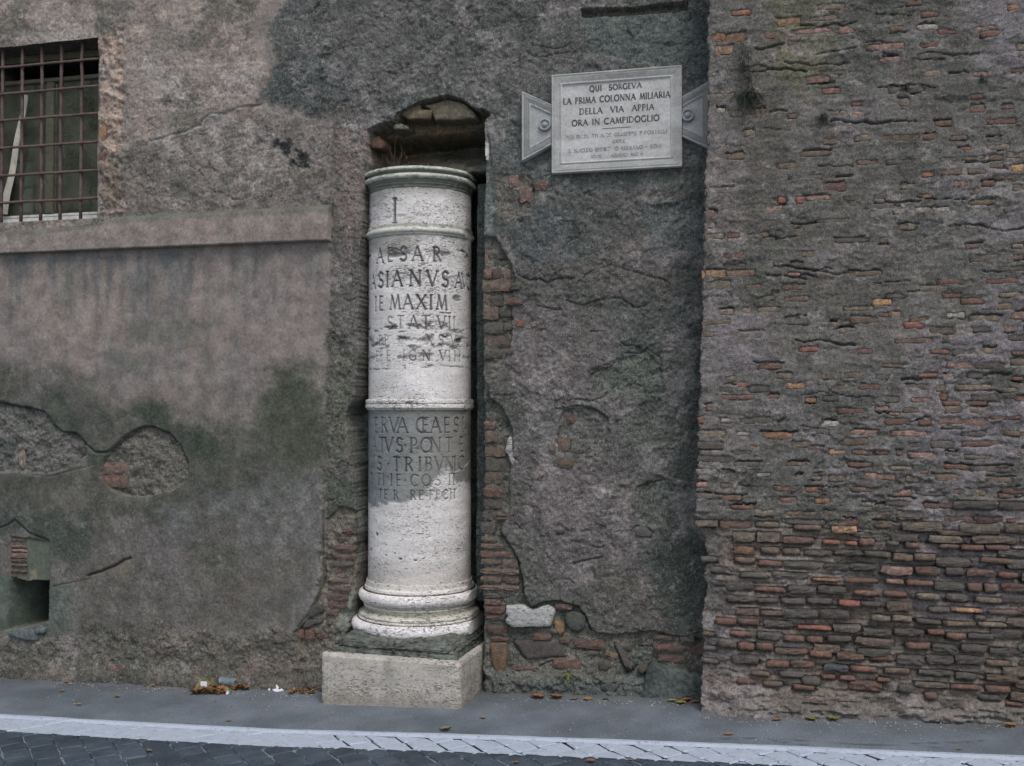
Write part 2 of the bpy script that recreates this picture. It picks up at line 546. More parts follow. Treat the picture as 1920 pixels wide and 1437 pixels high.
# strip left of the niche
st = R.mask(wl([(628, 200), (690, 225), (684, 480), (672, 700), (662, 860), (668, 1110), (640, 1180), (600, 1112), (608, 960), (622, 500)]), .01, .02)
R.paint(st, (84, 79, 77), .8, .85)
R.paint(R.mask(wl([(630, 230), (690, 250), (686, 340), (660, 470), (634, 400)]), .03, .04), (104, 92, 90), .7)
R.paint(R.mask(wl([(620, 620), (672, 640), (660, 760), (640, 880), (610, 860)]), .03, .04), (70, 72, 64), .7)
R.paint(R.mask(wl([(610, 880), (665, 900), (668, 980), (608, 980)]), .03, .03), (58, 64, 56), .7)
R.paint(R.mask(wl([(690, 250), (672, 1100), (678, 1100), (700, 250)]), .02, .02), (60, 64, 66), .5)
# middle bay
mid = R.mask(wl([(908, 330), (1330, 320), (1330, 1400), (905, 1400)]), .02, .03)
R.paint(mid, (75, 73, 72), .85, .75)
R.paint(mid * sstep(.0, .7, f_md + .3 * f_lo), (92, 84, 85), .6)
R.paint(mid * sstep(.0, .7, -f_lo - .3 * f_md), (60, 63, 62), .7)
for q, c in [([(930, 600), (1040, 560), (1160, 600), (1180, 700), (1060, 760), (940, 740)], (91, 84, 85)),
             ([(960, 850), (1060, 880), (1180, 900), (1200, 1060), (1080, 1120), (990, 1100), (950, 980)], (92, 85, 86)),
             ([(960, 360), (1080, 400), (1120, 480), (1000, 500), (930, 420)], (66, 69, 72)),
             ([(1130, 560), (1300, 560), (1310, 720), (1200, 760), (1150, 640)], (68, 71, 71)),
             ([(1180, 770), (1290, 760), (1300, 860), (1220, 860)], (70, 70, 66)),
             ([(1100, 1060), (1240, 1080), (1250, 1190), (1120, 1180)], (80, 75, 72)),
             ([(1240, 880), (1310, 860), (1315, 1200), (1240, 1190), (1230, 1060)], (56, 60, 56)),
             ([(1260, 330), (1320, 330), (1312, 900), (1275, 880), (1262, 600)], (66, 69, 68)),  # shade of the projecting brick wall, painted down the plaster
             ([(960, 990), (1010, 1000), (1060, 1100), (1000, 1120), (975, 1060)], (74, 75, 72)),
             ([(1180, 650), (1240, 660), (1260, 760), (1180, 740), (1100, 720)], (74, 78, 74))]:
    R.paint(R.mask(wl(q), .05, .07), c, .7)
# right of the plaque: dark, brick wall's shade painted in
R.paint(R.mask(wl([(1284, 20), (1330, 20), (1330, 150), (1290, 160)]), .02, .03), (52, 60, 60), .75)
R.paint(R.mask(wl([(925, 320), (1320, 320), (1320, 350), (1000, 370), (925, 400)]), .02, .04), (70, 74, 72), .7)

# ragged salt bloom and dark lichen patches, at hand size
crA = fbm(xs, zs, .34, 8, .78, 141); crB = fbm(xs, zs, .30, 8, .78, 142); crC = fbm(xs, zs, .10, 6, .8, 143)
rgh = np.clip(1 - mLsoft + .75 * up + .75 * bandp + .55 * low + .30 * dark, 0, 1)
R.paint(rgh * sstep(.20, .42, crA), (112, 106, 107), .55)
R.paint(rgh * sstep(.22, .45, crB), (60, 62, 58), .5)
R.paint(rgh * sstep(.45, .70, crC), (134, 128, 129), .45)
R.paint((up + bandp) * sstep(.1, .4, crA), (150, 140, 138), .5)
R.paint((up + bandp) * sstep(.15, .4, crB), (86, 83, 78), .6)
R.paint(fld * sstep(.25, .6, crA), (128, 120, 117), .4)
R.paint(fld * sstep(.25, .6, crB), (92, 89, 85), .4)
R.paint(R.mask(wl([(330, 150), (420, 150), (470, 140), (480, 175), (400, 185), (330, 175)]), .04, .08) * sstep(-.2, .3, crC), (162, 152, 152), .7)
for k in range(26):      # rain streaks below the course
    px = RS.uniform(-20, 610); L_ = RS.uniform(25, 110)
    R.paint(R.mask(wl([(px - 5, 484), (px + 5, 484), (px + 3, 484 + L_), (px - 3, 484 + L_)]), .022, .015), (84, 85, 86), RS.uniform(.25, .6))

# --- relief of the plaster itself
amp = .0022 + .0018 * (1 - mLsoft) + .003 * (up + bandp)
R.D += f_lo * .008 + f_md * amp * 1.6 + f_hi * amp * .8 + f_fi * (.0008 + .0026 * (1 - mLsoft) + .001 * (1 - fld)) - (.0028 * (1 - mLsoft) + .0015 * up) * sstep(.25, .75, -f_hi)
# flaked terraces (irregular scarps along noise contours)
fl = fbm(xs, zs, .42, 7, .68, 51)
fl2 = fbm(xs, zs, .26, 7, .68, 52)
tz = (1 - mLsoft) * .8 + up * .45 + bandp * .5
R.D += tz * (.007 * sstep(-.012, .012, fl - .12) + .006 * sstep(-.014, .014, fl2 + .22) + .005 * sstep(-.01, .01, fl2 - .3))
R.C[..., :3] *= (1 - .35 * tz * np.exp(-((fl - .12) / .012) ** 2))[..., None]
R.C[..., :3] *= (1 - .35 * tz * np.exp(-((fl2 + .22) / .012) ** 2))[..., None]
R.D += bandp * .006 * np.abs(fbm(xs, zs, .07, 4, .6, 53))
# window-side crumbled jamb
jm = R.mask(wl([(190, 60), (238, 40), (236, 400), (192, 410)]), .006, .012)
R.D += jm * (.004 + .02 * fbm(xs, zs, .05, 4, .6, 54))

# --- fallen plaster patches on the left
pA = wl([(-900, 700), (0, 757), (35, 765), (60, 768), (85, 775), (105, 800), (120, 812), (145, 815), (160, 832), (165, 850), (150, 872), (100, 890), (40, 884), (0, 886), (-900, 880)])
pB = wl([(205, 850), (220, 838), (240, 818), (270, 803), (292, 803), (320, 815), (340, 840), (354, 872), (352, 895), (325, 918), (285, 932), (240, 932), (205, 912), (190, 895), (195, 868)])
mA, mB = R.mask(pA, .005, .012), R.mask(pB, .005, .012)
R.D -= (mA + mB) * (.026 - .016 * f_hi - .014 * f_md)
R.paint(mA, (92, 89, 88), .9, .8)
R.paint(mB, (92, 88, 84), .9, .9)
R.paint(mB * sstep(-.2, .5, f_hi), (76, 74, 70), .5)
R.paint(mA * sstep(0, .6, -f_hi), (64, 68, 66), .6)
# overhanging shadow lips
def G(pts, w_=.006, d_=.02, warp=.004, tint=.45, off=None, s=2.994):
    line = wl(pts) if off is None else zc(off, pts, s)
    R.groove(line, w_, d_, warp, tint)
G([(0, 755), (35, 763), (60, 766), (85, 773), (105, 798), (120, 810), (145, 813), (160, 830), (180, 848), (200, 850), (218, 838), (240, 816), (270, 801), (292, 801), (320, 813), (340, 838), (352, 868)], .006, .016)
G([(0, 886), (40, 886), (60, 890), (100, 894), (150, 880), (180, 872)], .004, .006, .004, -.25)
G([(205, 915), (240, 935), (285, 936), (320, 922), (352, 900)], .004, .004, .004, -.35)
G([(165, 1080), (190, 1072), (215, 1062), (235, 1050), (246, 1047)], .008, .022)
G([(170, 1085), (120, 1095), (100, 1100)], .004, .006)
R.paint(R.mask(wl([(195, 1078), (245, 1050), (254, 1064), (235, 1085)]), .012, .012), (100, 92, 82), .6)
G([(0, 990), (15, 984), (30, 975), (55, 1000), (75, 1007), (93, 1014)], .005, .012)
# bright fresh crack above the course
cl = wl([(285, 268), (320, 256), (350, 248), (378, 235), (386, 222), (398, 215), (420, 215), (450, 206), (485, 200), (496, 197)])
dcl = pdist(cl, X + R.wx * .006, Z + R.wz * .006)
R.D -= .010 * np.exp(-(dcl / .006) ** 2)
R.D += .006 * sstep(.01, -.01, R.dist(wl([(235, 290), (285, 268), (350, 248), (386, 222), (420, 215), (496, 197), (500, 120), (240, 130)]), .006))
R.paint(np.exp(-(dcl / .0045) ** 2) * sstep(-.6, .2, f_hi), (190, 184, 188), .8)
G([(600, 10), (590, 22), (580, 30)], .004, .01)
cav = R.mask(wl([(488, 262), (505, 252), (540, 262), (572, 282), (590, 300), (570, 312), (530, 296), (500, 284)]), .03, .06)
R.D -= cav * (.010 + .030 * sstep(-.1, .6, f_hi + .5 * crC))
R.paint(cav * sstep(-.2, .4, f_hi + .5 * crC), (66, 70, 70), .8, .9)
for k in range(16):      # short drip streaks under the course
    px = RS.uniform(20, 600)
    G([(px, 485), (px + RS.uniform(-3, 3), 485 + RS.uniform(20, 90))], .012, .0, .01, RS.uniform(.05, .14))
for k in range(46):      # hairline crackle near the course and window
    px, py = RS.uniform(240, 610), RS.uniform(225, 380)
    pts = [(px, py)]
    for _ in range(4):
        pts.append((pts[-1][0] + RS.uniform(-6, 16), pts[-1][1] + RS.uniform(-10, 10)))
    G(pts, .003, .005, .006, .28)

# --- cracks and flakes of the middle bay
o5 = (640, 480)
for pts in [[(940, 30), (1000, 110), (1060, 130), (1120, 135), (1160, 150), (1220, 125), (1320, 130)],
            [(1360, 130), (1420, 80), (1520, 55), (1620, 90), (1780, 130), (1850, 160)],
            [(1260, 250), (1360, 280), (1440, 250), (1560, 240), (1650, 290), (1700, 280)],
            [(1600, 545), (1680, 545), (1720, 520), (1780, 560), (1800, 620)],
            [(1390, 650), (1480, 610), (1560, 580)],
            [(1240, 830), (1300, 805), (1400, 815), (1480, 790), (1530, 740)],
            [(1250, 850), (1340, 840), (1440, 870), (1500, 910)],
            [(830, 800), (900, 860), (930, 920), (960, 990)],
            [(1280, 1100), (1360, 1110), (1440, 1160)],
            [(1680, 1330), (1740, 1270), (1820, 1260)],
            [(1400, 425), (1440, 430), (1470, 425)],
            [(1590, 740), (1650, 720), (1700, 750), (1720, 800)],
            [(1100, 280), (1180, 300), (1240, 300)],
            [(1180, 870), (1240, 860), (1290, 880)]]:
    G(pts, .0032, .011, .010, .42, o5)
for pts in [[(1230, 1245), (1290, 1245), (1320, 1270), (1345, 1320)], [(1240, 1400), (1280, 1360), (1330, 1330)],
            [(930, 1250), (980, 1235), (1010, 1245)], [(970, 360), (1010, 345), (1060, 350)], [(1055, 270), (1055, 310), (1110, 325), (1200, 300), (1360, 290)],
            [(1070, 262), (1130, 262), (1240, 270), (1290, 240)], [(1365, 130), (1370, 300)], [(1500, 180), (1520, 230)], [(1600, 170), (1640, 220), (1700, 120)],
            [(1020, 920), (1050, 950), (1090, 960)], [(750, 630), (790, 610), (850, 640), (870, 670)], [(820, 720), (830, 800), (850, 960)]]:
    G(pts, .0030, .010, .009, .4, (640, 0))
for pts in [[(1210, 135), (1245, 130)], [(1300, 300), (1400, 275), (1460, 265)], [(1620, 115), (1660, 90), (1720, 95), (1750, 130)]]:
    G(pts, .005, .014, .004, .5, (640, 957))
for k in range(70):      # small random cracks in the granular render
    px, py = RS.uniform(640, 1310), RS.uniform(0, 1150)
    if 670 < px < 915 and py > 180 or 970 < px and 120 < py < 330: continue
    pts = [(px, py)]
    for _ in range(RS.randint(2, 5)):
        pts.append((pts[-1][0] + RS.uniform(3, 15), pts[-1][1] + RS.uniform(-8, 8)))
    G(pts, RS.uniform(.002, .0035), RS.uniform(.004, .012), .009, .35)
# shallow exposed lumps inside the bay
for q, dpt, c in [([(1104, 700), (1160, 676), (1214, 656), (1240, 690), (1250, 740), (1180, 740), (1150, 730), (1110, 740)], .012, (76, 79, 74)),
                  ([(1057, 766), (1087, 760), (1121, 770), (1141, 784), (1140, 820), (1110, 868), (1067, 847), (1040, 830), (1050, 790)], .02, (84, 82, 80)),
                  ([(1140, 800), (1230, 745), (1270, 770), (1262, 830), (1190, 840)], .008, (72, 74, 71)),
                  ([(1190, 920), (1240, 895), (1262, 920), (1250, 990), (1200, 985)], .010, (78, 80, 76)),
                  ([(960, 230), (1035, 260), (1035, 340), (990, 360), (940, 300)], .008, (78, 80, 80)),
                  ([(1200, 390), (1300, 370), (1300, 470), (1220, 480)], .006, (72, 76, 77)),
                  ([(930, 330), (1000, 330), (1000, 400), (940, 420)], .012, (92, 84, 80))]:
    mk = R.mask(wl(q), .005, .02)
    R.D -= mk * (dpt + .012 * f_hi)
    R.paint(mk, c, .65, .9)
# long beam slot at the top
slot = R.mask(wl([(1091, 20), (1190, 14), (1290, 1), (1290, 18), (1200, 26), (1092, 34)]), .004, .006)
R.D -= slot * .10
R.paint(slot, (78, 76, 70), .8)
R.D += slot * .045
sl2 = R.mask(wl([(1097, 34), (1290, 20), (1312, 60), (1310, 140), (1200, 118), (1100, 100)]), .005, .01)
R.D -= sl2 * .012
R.paint(sl2, (72, 78, 77), .7)

# --- masonry laid bare: brick strip right of the niche, rubble at the foot
pStrip = wl([(905, 440), (930, 445), (954, 490), (968, 520), (962, 560), (960, 610), (960, 650), (940, 690), (915, 720), (917, 747), (940, 767), (951, 787), (961, 811), (958, 890), (957, 960), (937, 995), (957, 1027), (974, 1057), (977, 1081), (981, 1117), (994, 1142), (1014, 1131), (1050, 1128), (1080, 1138), (1094, 1151), (1108, 1184), (1150, 1192), (1220, 1186), (1250, 1192), (1280, 1197), (1330, 1200), (1330, 1420), (900, 1420)])
mS = R.mask(pStrip, .004, .013)
R.D -= mS * (.030 - .010 * f_md - .008 * f_hi)
R.paint(mS, (80, 78, 74), .85, .9)
R.paint(mS * sstep(.1, .7, f_md), (98, 90, 84), .5)
R.paint(mS * sstep(.1, .7, -f_md), (62, 66, 62), .6)
G([(937, 995), (957, 1027), (974, 1057), (977, 1081), (981, 1117), (994, 1142), (1014, 1131), (1050, 1128), (1080, 1138), (1094, 1151), (1108, 1184)], .005, .02)
G([(1235, 1186), (1250, 1190), (1280, 1195), (1312, 1200)], .005, .014)
mBase = R.mask(wl([(903, 1255), (960, 1268), (1060, 1262), (1200, 1275), (1330, 1280), (1330, 1400), (903, 1400)]), .02, .03)
R.D += mBase * (.045 + .012 * f_hi)
R.paint(mBase, (74, 78, 78), .7)
for pts in [[(330, 620), (380, 680), (430, 740)], [(570, 740), (650, 725), (750, 725)], [(1130, 620), (1170, 700), (1210, 800), (1230, 850)], [(540, 800), (600, 770), (640, 760)],
            [(360, 540), (420, 550), (470, 545)], [(800, 660), (900, 665), (1020, 668)], [(1210, 860), (1280, 830), (1300, 800)], [(700, 890), (730, 850), (790, 830)], [(1320, 640), (1440, 650)]]:
    R.groove([onY(880 + a / 4.174, 1060 + b / 4.174) for a, b in pts], .005, .014, .005, .5)
# left foot of the niche: brick pier laid bare and its mortar splay
pLeft = wl([(612, 975), (640, 950), (668, 960), (668, 1120), (650, 1190), (600, 1250), (560, 1250), (552, 1185), (575, 1165), (600, 1112), (608, 1060)])
mP = R.mask(pLeft, .006, .006)
R.D -= mP * (.022 - .01 * f_hi)
R.paint(mP, (92, 86, 79), .85, .9)
R.paint(R.mask(wl([(640, 1120), (662, 1100), (672, 1110), (655, 1190), (628, 1200)]), .006, .01), (100, 102, 96), .8, .4)
G([(606, 960), (608, 1080), (600, 1110), (580, 1150), (560, 1175)], .006, .012)
R.groove(wl([(629, 200), (627, 210), (622, 386), (621, 460), (616, 640), (612, 800), (605, 960)]), .003, .004, .006, .3)

# --- the niche
pN = wl([(688, 262), (688, 244), (712, 234), (738, 228), (744, 216), (760, 208), (790, 190), (812, 184), (840, 180), (866, 188), (884, 203), (905, 206), (918, 214), (908, 228), (910, 330), (905, 450), (905, 700), (906, 1000), (904, 1120), (903, 1230), (905, 1420), (640, 1420), (648, 1195), (664, 1110), (672, 1000), (664, 900), (656, 840), (650, 780), (668, 740), (674, 640), (678, 480), (684, 400), (686, 320)])
dN = R.dist(pN, .009)
mN = sstep(.0035, -.0035, dN)
zline = 3.19 + .05 * (X + 1.85)
vault = sstep(-.02, .02, Z - zline - .012 * f_hi)
depth = (.58) * (1 - vault) + vault * (.07 + .14 * sstep(3.40, 3.20, Z))
NCX = onY(787.5, 760, .20)[0]
depth = depth - (1 - vault) * .34 * sstep(NCX + .312, NCX + .335, X) * sstep(2.96, 2.90, Z) * sstep(.40, .46, Z)
depth = depth - (1 - vault) * .34 * sstep(NCX - .312, NCX - .335, X) * sstep(2.96, 2.90, Z) * sstep(.46, .50, Z)
bank = sstep(2.945, 2.965, Z) * sstep(3.17, 2.97, Z + .03 * f_md)
depth = depth - (.10 * sstep(2.945, 2.965, Z) + .28 * bank) * (1 - vault)
R.D = R.D * (1 - mN) + mN * (-depth + .03 * f_md + .012 * f_hi)
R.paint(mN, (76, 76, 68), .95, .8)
R.paint(mN * vault, (122, 108, 88), .8, .8)
R.paint(mN * vault * sstep(0, .5, f_md), (82, 84, 78), .8)
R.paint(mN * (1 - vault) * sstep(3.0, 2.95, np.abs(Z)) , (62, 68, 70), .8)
R.paint(mN * (1 - vault) * R.mask(wl([(680, 255), (760, 265), (840, 290), (840, 320), (680, 320)], .1), .05, .05), (116, 98, 78), .7)
R.paint(mN * bank * sstep(-.4, .5, f_hi), (104, 98, 84), .7)
R.paint(mN * bank * sstep(-1.95, -2.05, X) * sstep(-.3, .4, f_md), (132, 112, 92), .7)
# ragged plaster edge of the mortar at the niche's right arris
R.paint(R.mask(wl([(909, 265), (916, 270), (917, 300), (909, 300)]), .003, .003), (168, 166, 164), .85)
R.paint(R.mask(wl([(917, 320), (909, 330), (912, 470), (920, 440), (926, 400)]), .006, .01), (98, 104, 104), .5)

# --- the little square opening at lower left
pH = wl([(22, 1083), (50, 1090), (93, 1090), (92, 1164), (70, 1170), (12, 1182)])
mH = R.mask(pH, .004, .002)
R.paint(R.mask(wl([(-4, 1075), (24, 1083), (40, 1090), (46, 1140), (40, 1165), (12, 1185), (-4, 1180)]), .006, .004), (80, 88, 82), .8, .2)
tX, tZ = onY(24, 1100)
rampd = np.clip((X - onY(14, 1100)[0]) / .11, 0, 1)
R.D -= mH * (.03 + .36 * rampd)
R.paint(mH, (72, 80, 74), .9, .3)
R.paint(mH * sstep(.4, .9, rampd), (26, 27, 26), .95)  # inner darkness of the opening painted into the colour
pPat = wl([(53, 1008), (95, 1016), (95, 1090), (50, 1088)])
mPt = R.mask(pPat, .004, .002)
R.D = R.D * (1 - .7 * mPt) - mPt * .004
R.paint(mPt, (82, 88, 80), .85, .15)
R.paint(R.mask(wl([(58, 1072), (68, 1068), (70, 1086), (55, 1088)]), .006, .01), (120, 106, 92), .6)
R.paint(R.mask(wl([(95, 1090), (140, 1100), (140, 1180), (60, 1190), (92, 1164)]), .02, .03), (74, 84, 80), .55, .4)
mBr = R.mask(wl([(20, 1006), (52, 1010), (50, 1086), (20, 1082)]), .003, .003)
R.D -= mBr * .02
R.paint(mBr, (84, 78, 74), .8)

# --- window opening
xw1, zw0, zw1 = -3.972, 2.757, 3.888
mW = (X < xw1 - .0001) & (Z > zw0) & (Z < zw1) & (X > -4.93)
ix = np.searchsorted(xs, xw1)
# snap the nearest grid lines to the clean arris of the opening
keep = ~(mW[:-1, :-1] & mW[1:, :-1] & mW[:-1, 1:] & mW[1:, 1:])
keep &= ~((dN[:-1, :-1] < -.2) & (Z[:-1, :-1] < .25))
# foot of the wall spreads into the pavement
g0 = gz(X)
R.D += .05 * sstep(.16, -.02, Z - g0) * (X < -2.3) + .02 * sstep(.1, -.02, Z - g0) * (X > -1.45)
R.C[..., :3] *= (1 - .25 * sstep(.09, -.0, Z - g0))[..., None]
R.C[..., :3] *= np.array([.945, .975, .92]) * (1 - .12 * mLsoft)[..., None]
R.C[..., :3] = np.clip(R.C[..., :3], 0.005, .9)
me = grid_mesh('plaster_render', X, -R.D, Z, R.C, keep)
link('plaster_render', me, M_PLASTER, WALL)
REL = R
def wall_y(x, z):
    i = min(len(xs) - 1, np.searchsorted(xs, x))
    j = min(len(zs) - 1, np.searchsorted(zs, z))
    return -REL.D[j, i]

# core of the wall behind the render
cm = plain('wall_core_rubble', srgb((88, 84, 80)), .95, .1)
for q in [(-9.2, -4.93, .06, .95, -.5, 5.6), (-4.93, xw1, .06, .95, -.5, zw0 - .0), (-4.93, xw1, .06, .95, zw1, 5.6), (xw1, -2.42, .06, .95, .0 - .5, .28)]:
    pass
def core():
    V, F = [], []
    for q in [(-9.2, -4.931, .08, .95, -.5, 5.6), (-4.929, -3.972, .35, .95, -.5, 2.755), (-4.929, -3.972, .08, .95, 3.89, 5.6), (-3.970, -2.45, .35, .95, -.5, 5.6), (-2.448, -1.25, .66, .95, -.5, 5.6), (-1.248, -.16, .2, .95, -.5, 5.6)]:
        v, f = box_vf(*q)
        F += [tuple(i + len(V) for i in ff) for ff in f]
        V += v
    return py_mesh('wall_core', V, F)
link('wall_core', core(), cm, WALL, False)

# string course
def relief_slab(name, x0, x1, z0, z1fun, proud, m, parent, seed, colf, step=.008, y0=0.0, back=.02, wob=.003):
    xs_ = np.arange(x0, x1 + step, step)
    xs_[-1] = x1
    nz = 22
    v = np.linspace(0, 1, nz)
    n = fbm(xs_, v * .2, .06, 4, .6, seed)
    Xg, Vg = np.meshgrid(xs_, v)
    Zt = z1fun(Xg)
    Zg = z0 + (Zt - z0) * Vg
    prof = np.where(Vg > .86, 1 - ((Vg - .86) / .14) ** 1.4, 1.0)
    Yg = y0 - proud * (.15 + .85 * prof) - n * wob
    Zg = Zg + n * .0015
    # closing rows: underside, top and ends pulled back to the wall
    Xp = np.pad(Xg, 1, mode='edge'); Zp = np.pad(Zg, 1, mode='edge'); Yp = np.pad(Yg, 1, mode='edge')
    Yp[0] = Yp[-1] = back; Yp[:, 0] = Yp[:, -1] = back
    C = colf(Xp, Zp, np.pad(Vg, 1, mode='edge'), np.pad(n, 1, mode='edge'))
    me = grid_mesh(name, Xp, Yp, Zp, C)
    return link(name, me, m, parent, False)
def course_col(Xp, Zp, Vp, n):
    C = np.zeros(Xp.shape + (4,))
    a = fbm(Xp[1], np.linspace(0, .2, Xp.shape[0]), .3, 5, .6, 66, 1.5)
    C[..., :3] = srgb((120, 110, 108))
    k = sstep(-.2, .7, a)[..., None]
    C[..., :3] = C[..., :3] * (1 - .5 * k) + srgb((134, 120, 118)) * .5 * k
    k = sstep(.72, .9, Vp)[..., None]
    C[..., :3] = C[..., :3] * (1 - k) + srgb((88, 88, 82)) * k
    k = (sstep(.5, .86, Vp) * sstep(.0, .6, a))[..., None]
    C[..., :3] = C[..., :3] * (1 - .5 * k) + srgb((92, 92, 84)) * .5 * k
    C[..., :3] *= np.array([.85, .87, .81])
    C[..., 3] = .3
    return C
cx_top = lambda x: np.interp(x, [-9.2, -4.7, -4.0, -3.85, -2.42], [2.69, 2.695, 2.715, 2.758, 2.768])
relief_slab('string_course', -9.2, -2.427, 2.557, cx_top, .054, M_PLASTER, WALL, 61, course_col, y0=-.012)

# window: frame, panes, grille, dark room
fy = .16
M_FR = plain('window_frame_paint', srgb((196, 194, 190)), .6, .3, .15, 40)
M_FRD = plain('old_window_stile', srgb((86, 84, 70)), .7, .3, .15, 40)
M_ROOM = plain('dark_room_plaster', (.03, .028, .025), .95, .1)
M_REV = plain('reveal_plaster', srgb((92, 90, 84)), .95, .1, .25, 50, .006)
def reveal():
    V, F = [], []
    for q in [(-4.93, xw1 + .03, -.01 + .012, .40, zw0 - .05, zw0 + .004), (-4.93, xw1 + .03, .012, .40, zw1 - .004, zw1 + .05), (xw1 - .002, xw1 + .04, .010, .38, zw0 - .04, zw1 + .04), (-4.97, -4.928, .010, .38, zw0 - .04, zw1 + .04)]:
        v, f = box_vf(*q)
        F += [tuple(i + len(V) for i in ff) for ff in f]
        V += v
    return py_mesh('window_reveal', V, F)
WIN = link('window_reveal', reveal(), M_REV, WALL, False)
box('window_rail', -4.93, xw1 - .003, fy, fy + .05, zw0 + .004, zw0 + .060, M_FR, WALL, .003)
box('window_rail', -4.93, xw1 - .003, fy + .012, fy + .045, zw0 + .065, zw0 + .082, M_FR, WALL, .003)
box('window_rail', -4.93, xw1 - .003, fy, fy + .05, zw1 - .05, zw1 - .006, M_FRD, WALL, .003)
box('window_rail', -4.93, xw1 - .003, fy + .004, fy + .046, 3.70, 3.725, M_FRD, WALL, .003)
for xx in (-4.47,):
    box('window_stile', xx - .03, xx + .03, fy + .006, fy + .055, zw0 + .085, 3.698, M_FRD, WALL, .003)
box('window_stile', xw1 - .035, xw1 - .004, fy + .006, fy + .055, zw0 + .085, 3.698, M_FRD, WALL, .003)
mg, tg, bgl = mat('window_glass', .05)
tg.nodes.remove(bgl)
fr = N(tg, 'ShaderNodeFresnel'); fr.inputs[0].default_value = 1.5
tr = N(tg, 'ShaderNodeBsdfTransparent'); tr.inputs[0].default_value = (.86, .90, .87, 1)
gl = N(tg, 'ShaderNodeBsdfGlossy'); gl.inputs['Roughness'].default_value = .06; gl.inputs[0].default_value = (.6, .6, .6, 1)
mx = N(tg, 'ShaderNodeMixShader')
tg.links.new(fr.outputs[0], mx.inputs[0]); tg.links.new(tr.outputs[0], mx.inputs[1]); tg.links.new(gl.outputs[0], mx.inputs[2])
df = N(tg, 'ShaderNodeBsdfDiffuse'); df.inputs[0].default_value = (.26, .27, .20, 1)
dn = noise(tg, wpos(tg), 5, 5, .6)
m2 = N(tg, 'ShaderNodeMixShader')
tg.links.new(ramp(tg, dn, ((.35, .10), (.7, .26))), m2.inputs[0])
tg.links.new(mx.outputs[0], m2.inputs[1]); tg.links.new(df.outputs[0], m2.inputs[2])
tg.links.new(m2.outputs[0], tg.nodes['Material Output'].inputs[0])
box('glass_pane', -4.439, xw1 - .036, fy + .026, fy + .030, zw0 + .084, 3.699, mg, WALL)
box('glass_pane', -4.93, -4.501, fy + .026, fy + .030, zw0 + .084, 3.699, mg, WALL)
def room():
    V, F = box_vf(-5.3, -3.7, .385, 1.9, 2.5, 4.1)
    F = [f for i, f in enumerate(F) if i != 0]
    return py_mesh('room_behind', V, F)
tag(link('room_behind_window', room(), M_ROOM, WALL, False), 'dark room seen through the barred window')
# pale curtain edge hanging askew and leaves added behind the glass as its green reflection
cu = []
a0, b0 = onY(46, 178, .125), onY(4, 402, .125)
nseg = 14
V, F = [], []
for i in range(nseg + 1):
    t_ = i / nseg
    x_, z_ = a0[0] + (b0[0] - a0[0]) * t_, a0[1] + (b0[1] - a0[1]) * t_
    wd = .016 + .014 * t_
    for k, (dx, dy) in enumerate(((-wd, .012), (-wd * .3, -.004), (wd * .4, .002), (wd, .014))):
        V.append((x_ + dx, .125 + dy + .006 * math.sin(i * .9), z_))
for i in range(nseg):
    for k in range(3):
        a = i * 4 + k
        F.append((a, a + 1, a + 5, a + 4))
cur = link('curtain', py_mesh('curtain', V, F), plain('curtain_cloth', srgb((172, 168, 156)), .9, .1, .1, 30), None)
tag(cur, 'narrow pale strip of cloth hanging askew behind the window bars', 'curtain')
V, F = [], []
for (px, py, rr) in [(150, 215, .16), (165, 250, .14), (120, 255, .12), (140, 190, .12), (175, 205, .10), (98, 330, .10), (165, 365, .08), (182, 300, .07), (130, 300, .06)]:
    cx_, cz_ = onY(px, py, .34)
    for _ in range(70):
        d = RS.normal(size=3); d /= np.linalg.norm(d)
        p = np.array([cx_, .34, cz_]) + d * rr * RS.rand() ** .4 * np.array([1, .3, 1])
        a = RS.normal(size=3); a /= np.linalg.norm(a)
        b_ = np.cross(a, d); b_ /= np.linalg.norm(b_) + 1e-6
        s_ = RS.uniform(.012, .026)
        i = len(V)
        V += [p - a * s_, p + b_ * s_ * .5, p + a * s_, p - b_ * s_ * .5]
        F.append((i, i + 1, i + 2, i + 3))
foliage = link('reflection_leaves', py_mesh('reflection_leaves', V, F), plain('reflection_leaf', (.17, .17, .06), .6, .3, .3, 20, 0), None, False)
tag(foliage, 'yellow-green leafy plant added behind the window glass to imitate its reflection', 'foliage')

# grille
GR = None
def tube(p, q, r, n=8, jit=0):
    p, q = np.array(p, float), np.array(q, float)
    d = q - p
    L = np.linalg.norm(d); d /= L
    a = np.cross(d, [0, 1, 0.01]); a /= np.linalg.norm(a)
    b = np.cross(d, a)
    V, F = [], []
    m_ = max(2, int(L / .12))
    for i in range(m_ + 1):
        c = p + (q - p) * i / m_ + RS.normal(size=3) * jit
        for k in range(n):
            an = 2 * math.pi * k / n
            V.append(c + r * (math.cos(an) * a + math.sin(an) * b))
    for i in range(m_):
        for k in range(n):
            F.append((i * n + k, i * n + (k + 1) % n, (i + 1) * n + (k + 1) % n, (i + 1) * n + k))
    F.append(tuple(range(n))[::-1]); F.append(tuple(range(m_ * n, m_ * n + n)))
    return V, F
GRI = bpy.data.objects.new('window_grille', None)
COL.objects.link(GRI); GRI.parent = WALL; GRI.matrix_parent_inverse = world_inv(WALL)
def sub(o, par):
    o.parent = par
    return o
from mathutils import Matrix
GINV = Matrix.Identity(4)
gyv = .035
